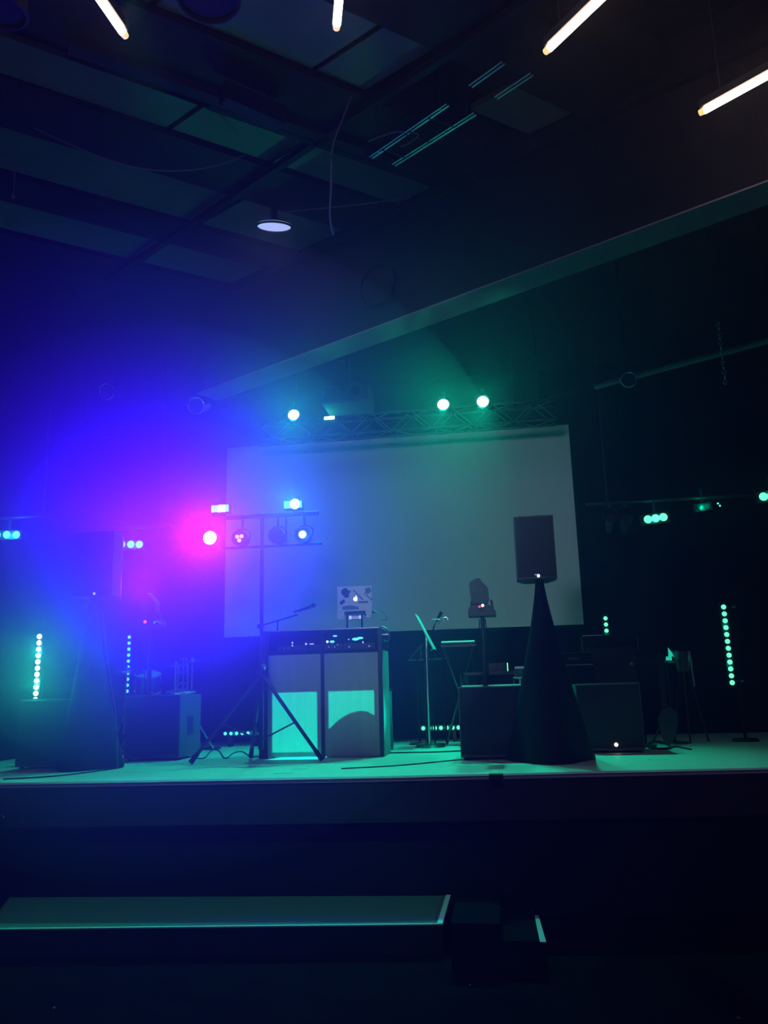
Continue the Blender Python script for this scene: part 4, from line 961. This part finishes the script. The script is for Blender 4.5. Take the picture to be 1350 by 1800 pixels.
# paper + box lit green, at 1170-1185,1138-1163
ny = 9.2; nb = V(gx(1176, 1200, ny), ny, SZ); t = thing('music_stand', 'stand at right holding a folded sheet lit bright green', 'music stand', nb, 0, 'music stands')
def L4(px, py, dy=0): return onY(px, py, ny)-nb+V(0, dy, 0)
obj('post', cyl(BM(), (0, 0, .01), (0, 0, L4(1176, 1163).z), .012, n=10), M['bmetal'], t, True); obj('base', cyl(BM(), (0, 0, 0), (0, 0, .02), .15, .13, n=24), M['black'], t, True)
obj('desk', box(BM(), (-.16, .02, L4(0, 1168).z if False else L4(1176, 1166).z), (.16, .04, L4(1176, 1162).z)), M['bmetal'], t)
obj('knob', sph(BM(), L4(1166, 1163), .02, (1.2, .6, .6)), M['ledwhite'] if False else M['chrome'], t, True)
centre('paper_sheet', prism(BM(), [onY(x_, y_, ny-.02) for x_, y_ in ((1174, 1138), (1182, 1148), (1185, 1155), (1181, 1153), (1181, 1161), (1170, 1161), (1171, 1154), (1175, 1154))], (0, .008, 0)), M['paper'], 'small folded paper glowing green on a stand at right', 'paper', smooth=False)
pe = onY(1177, 1148, ny-.5)
lamp('SPOT', 'paper_spot', (pe.x+.05, ny-.75, pe.z+.1), GREEN, 14, onY(1177, 1150, ny), .01, 14, .4)  # narrow green spot aimed at the paper sheet, without a fixture
# stool with hanging strap, 1190-1220,1143-1205
ty_ = 9.2; tb_ = V(gx(1204, 1200, ty_), ty_, SZ); ht = onY(1204, 1143, ty_).z-SZ
t = thing('percussion_stand', 'small round-topped drum on legs with a bright vertical rod', 'drum', tb_)
obj('top', cyl(BM(), (0, 0, ht-.012), (0, 0, ht), .10, n=28), M['header'], t, True); obj('shell', cyl(BM(), (0, 0, ht-.22), (0, 0, ht-.012), .065, .095, n=28), M['drum'], t, True)
obj('rod', tube(BM(), [V(.055, -.09, ht-.02), V(.065, -.095, ht-.10), V(.065, -.09, ht-.2), V(.075, -.09, ht-.38)], .010, 8), M['chrome'], t, True)
for k in range(3):
    a_ = 2*pi*k/3+.3; obj('leg', tube(BM(), [(cos(a_)*.05, sin(a_)*.05, ht-.22), (cos(a_)*.2, sin(a_)*.2, .012)], .010, 8), M['bmetal'], t)
# low microphone clamp stand at 1130,1167
my_ = 8.8; p = V(gx(1128, 1260, my_), my_, SZ)
t = thing('short_stand', 'short stand with pale cross clamp right of the rightmost subwoofer', 'stand', p); hz2 = onY(1128, 1167, my_).z-SZ
obj('crossbar', tube(BM(), [(-.05, 0, hz2), (.06, 0, hz2-.005)], .011, 8), M['header'], t); obj('post', cyl(BM(), (0, 0, .01), (0, 0, hz2), .008, n=8), M['header'], t, True)
obj('knob', sph(BM(), (-.05, 0, hz2), .02), M['panel'], t, True); obj('base', cyl(BM(), (0, 0, 0), (0, 0, .02), .12, n=20), M['black'], t, True)
# guitar body shape leaning: dark rounded form with pointed bottom at 1165-1190
py_ = 8.7; gb_ = onZ(1176, 1311, SZ); gp = [(1176, 1311), (1169, 1304), (1163, 1290), (1158, 1268), (1164, 1250), (1176, 1243), (1188, 1250), (1193, 1270), (1188, 1292), (1182, 1306)]
t = thing('guitar', 'dark guitar leaning on the floor at right beside a coiled cable', 'guitar', V(gb_.x, gb_.y, SZ))
bm = BM(); prism(bm, [onY(x_, y_, gb_.y)-t.location+V(0, 0, .004) for x_, y_ in gp], (0, .06, 0)); obj('body', bm, M['drum'], t)
zt3 = onY(1176, 1243, gb_.y).z-SZ
obj('neck', box(BM(), (-.025, .01, zt3-.02), (.025, .04, zt3+.42)), M['black'], t); obj('headstock', box(BM(), (-.035, .01, zt3+.42), (.035, .035, zt3+.54)), M['black'], t)
bm = BM(); tube(bm, [(-.12, .25, .012), (0, .06, .30)], .01, 6); tube(bm, [(.12, .25, .012), (0, .06, .30)], .01, 6); obj('stand_leg', bm, M['bmetal'], t)
# floor cables
def fcable(label, pxs, r=.008, m_='rubber'): cable('floor_cable', label, [onZ(x_, y_, SZ)+V(0, 0, r) for x_, y_ in pxs], r, m_, 'cable', group=None)
fcable('dark cable looping on the floor beside the guitar', [(1136, 1312), (1150, 1304), (1168, 1308), (1180, 1316), (1160, 1318), (1140, 1313)])
fcable('second dark cable trailing right from the guitar', [(1140, 1316), (1165, 1317), (1188, 1314), (1200, 1316), (1215, 1319)])
fcable('wavy cable on the floor left of the booth', [(345, 1334), (360, 1333), (372, 1320), (384, 1320), (396, 1334), (410, 1325), (425, 1322), (440, 1330), (458, 1331)], .006)
fcable('straight cable across the floor right of the booth', [(668, 1325), (715, 1324), (765, 1323), (812, 1321)], .007)
fcable('long cable along the floor in front of the right subwoofer', [(600, 1352), (680, 1348), (740, 1343), (812, 1336)], .005)
fcable('thin cable near the front stage edge at left', [(5, 1371), (90, 1366), (160, 1358), (215, 1350)], .006)
# tape marks
for (x0, x1, y_, lab) in ((788, 828, 1345, 'bright tape mark on the floor below the right subwoofer'), (221, 249, 1356, 'bright tape mark on the floor at left'), (481, 516, 1359, 'pale tape mark in the booth shadow'), (1140, 1172, 1335, 'bright tape mark at the right of the stage floor'), (513, 543, 1351, 'small tape mark below the tripod leg')):
    a, b = onZ(x0, y_+.8, SZ), onZ(x1, y_-.8, SZ)
    centre('tape_mark', box(BM(), (a.x, a.y, SZ+.0005), (b.x, max(b.y, a.y+.03), SZ+.003)), M['paper'], lab, 'tape', 'tape marks on the stage floor', smooth=False)
# small gap bracket on stage edge
p = onZ(872, 1362, SZ); centre('edge_clamp', box(BM(), (p.x-.05, p.y-.05, SZ-.03), (p.x+.05, p.y+.02, SZ+.012), bev=.004), M['black'], 'small black clamp on the front edge of the stage', 'clamp', smooth=False)

# ------------------------------------------------------------------ front step, side step, floor bits
ya = s1.y+.0
q0, q1 = onY(790, 1574, 6.1), onY(20, 1592, 6.1); zs = .17
e0, e1 = onZ(778, 1625, zs), onZ(-25, 1634, zs)
t = thing('stage_step', 'wide low carpeted step in front of the stage with green lit edges', 'step', V((e0.x+e1.x)/2, e0.y, 0))
O = t.location.copy()
A_ = [V(e1.x, e1.y, 0)-O, V(e0.x, e0.y, 0)-O, V(q0.x, s1.y+.03, 0)-O, V(q1.x, s0.y+.04, 0)-O]
obj('body', prism(BM(), A_, (0, 0, zs-.006)), M['riser'], t)
obj('carpet_top', prism(BM(), [a+V(0, 0, zs-.006) for a in A_], (0, 0, .006)), M['step'], t)
def strip(a, b, w_, z0, z1):
    d_ = (b-a).normalized(); s_ = V(-d_.y, d_.x, 0)*w_
    return prism(BM(), [V(a.x, a.y, z0), V(b.x, b.y, z0), V(b.x, b.y, z0)+s_, V(a.x, a.y, z0)+s_], (0, 0, z1-z0))
obj('front_edge', strip(A_[0], A_[1], .016, zs+.0002, zs+.004), M['paper'], t)
obj('side_edge', strip(A_[1], A_[2], .034, zs+.0002, zs+.006), M['paper'], t)
obj('side_edge', strip(A_[1]+V(-.05, .0, 0), A_[2]+V(-.05, 0, 0), .008, zs+.0002, zs+.004), M['panel'], t)
obj('side_edge', strip(A_[3], A_[0], .012, zs+.0002, zs+.004), M['panel'], t)
# black stair block to the right of the step
z1_, z2_ = .26, .17
a, b = onZ(800, 1600, z2_), onZ(945, 1602, z2_)
t = thing('stair_block', 'black two-level stair block right of the wide step', 'step', V((a.x+b.x)/2, b.y, 0)); O = t.location.copy()
xA, xM, xB = a.x+.02, onZ(882, 1602, z2_).x, b.x
yF_ = onZ(955, 1655, z2_).y
obj('upper_tread', box(BM(), (xA-O.x, yF_-O.y, 0), (xM-O.x, s1.y+.02-O.y, z1_)), M['matt'], t)
obj('lower_tread', box(BM(), (xM-O.x+.001, yF_-O.y, 0), (xB-O.x, s1.y+.02-O.y-.0, z2_)), M['matt'], t)
tp = [onZ(943, 1610, z2_), onZ(950, 1610, z2_), onZ(964, 1657, z2_), onZ(953, 1657, z2_)]
obj('tape', prism(BM(), [V(p.x-O.x-.012, p.y-O.y, z2_+.001) for p in tp], (0, 0, .003)), M['tape'], t)
bm = BM()
for px, py in ((885, 1600), (935, 1601), (880, 1576)):
    p = onZ(px, py, z2_); sph(bm, (p.x-O.x, p.y-O.y, z2_+.004), .006)
obj('stud', bm, M['metal'], t)
# door handle-like ring at the left edge of the stage front
p = onY(3, 1438, s0.y-.01)
t = thing('pull_ring', 'small pale metal ring at the left edge below the stage lip', 'ring', p)
obj('ring', ring(BM(), (0, -.008, 0), .020, .004, (0, -1, .2)), M['chrome'], t, True); obj('plate', box(BM(), (-.02, -.002, -.03), (.02, .0+.12, .03)), M['bmetal'], t)
# scraps on the floor
for (px, py, lab) in ((95, 1772, 'tiny pale scrap on the floor at bottom left'), (826, 1732, 'tiny pale scrap on the floor below the stair block'), (1298, 1790, 'pale crumbs on the floor at bottom right')):
    p = onZ(px, py, 0); bm = BM(); box(bm, (p.x-.006, p.y-.01, 0), (p.x+.006, p.y+.01, .004)); centre('floor_scrap', bm, M['panel'], lab, 'scrap', smooth=False)
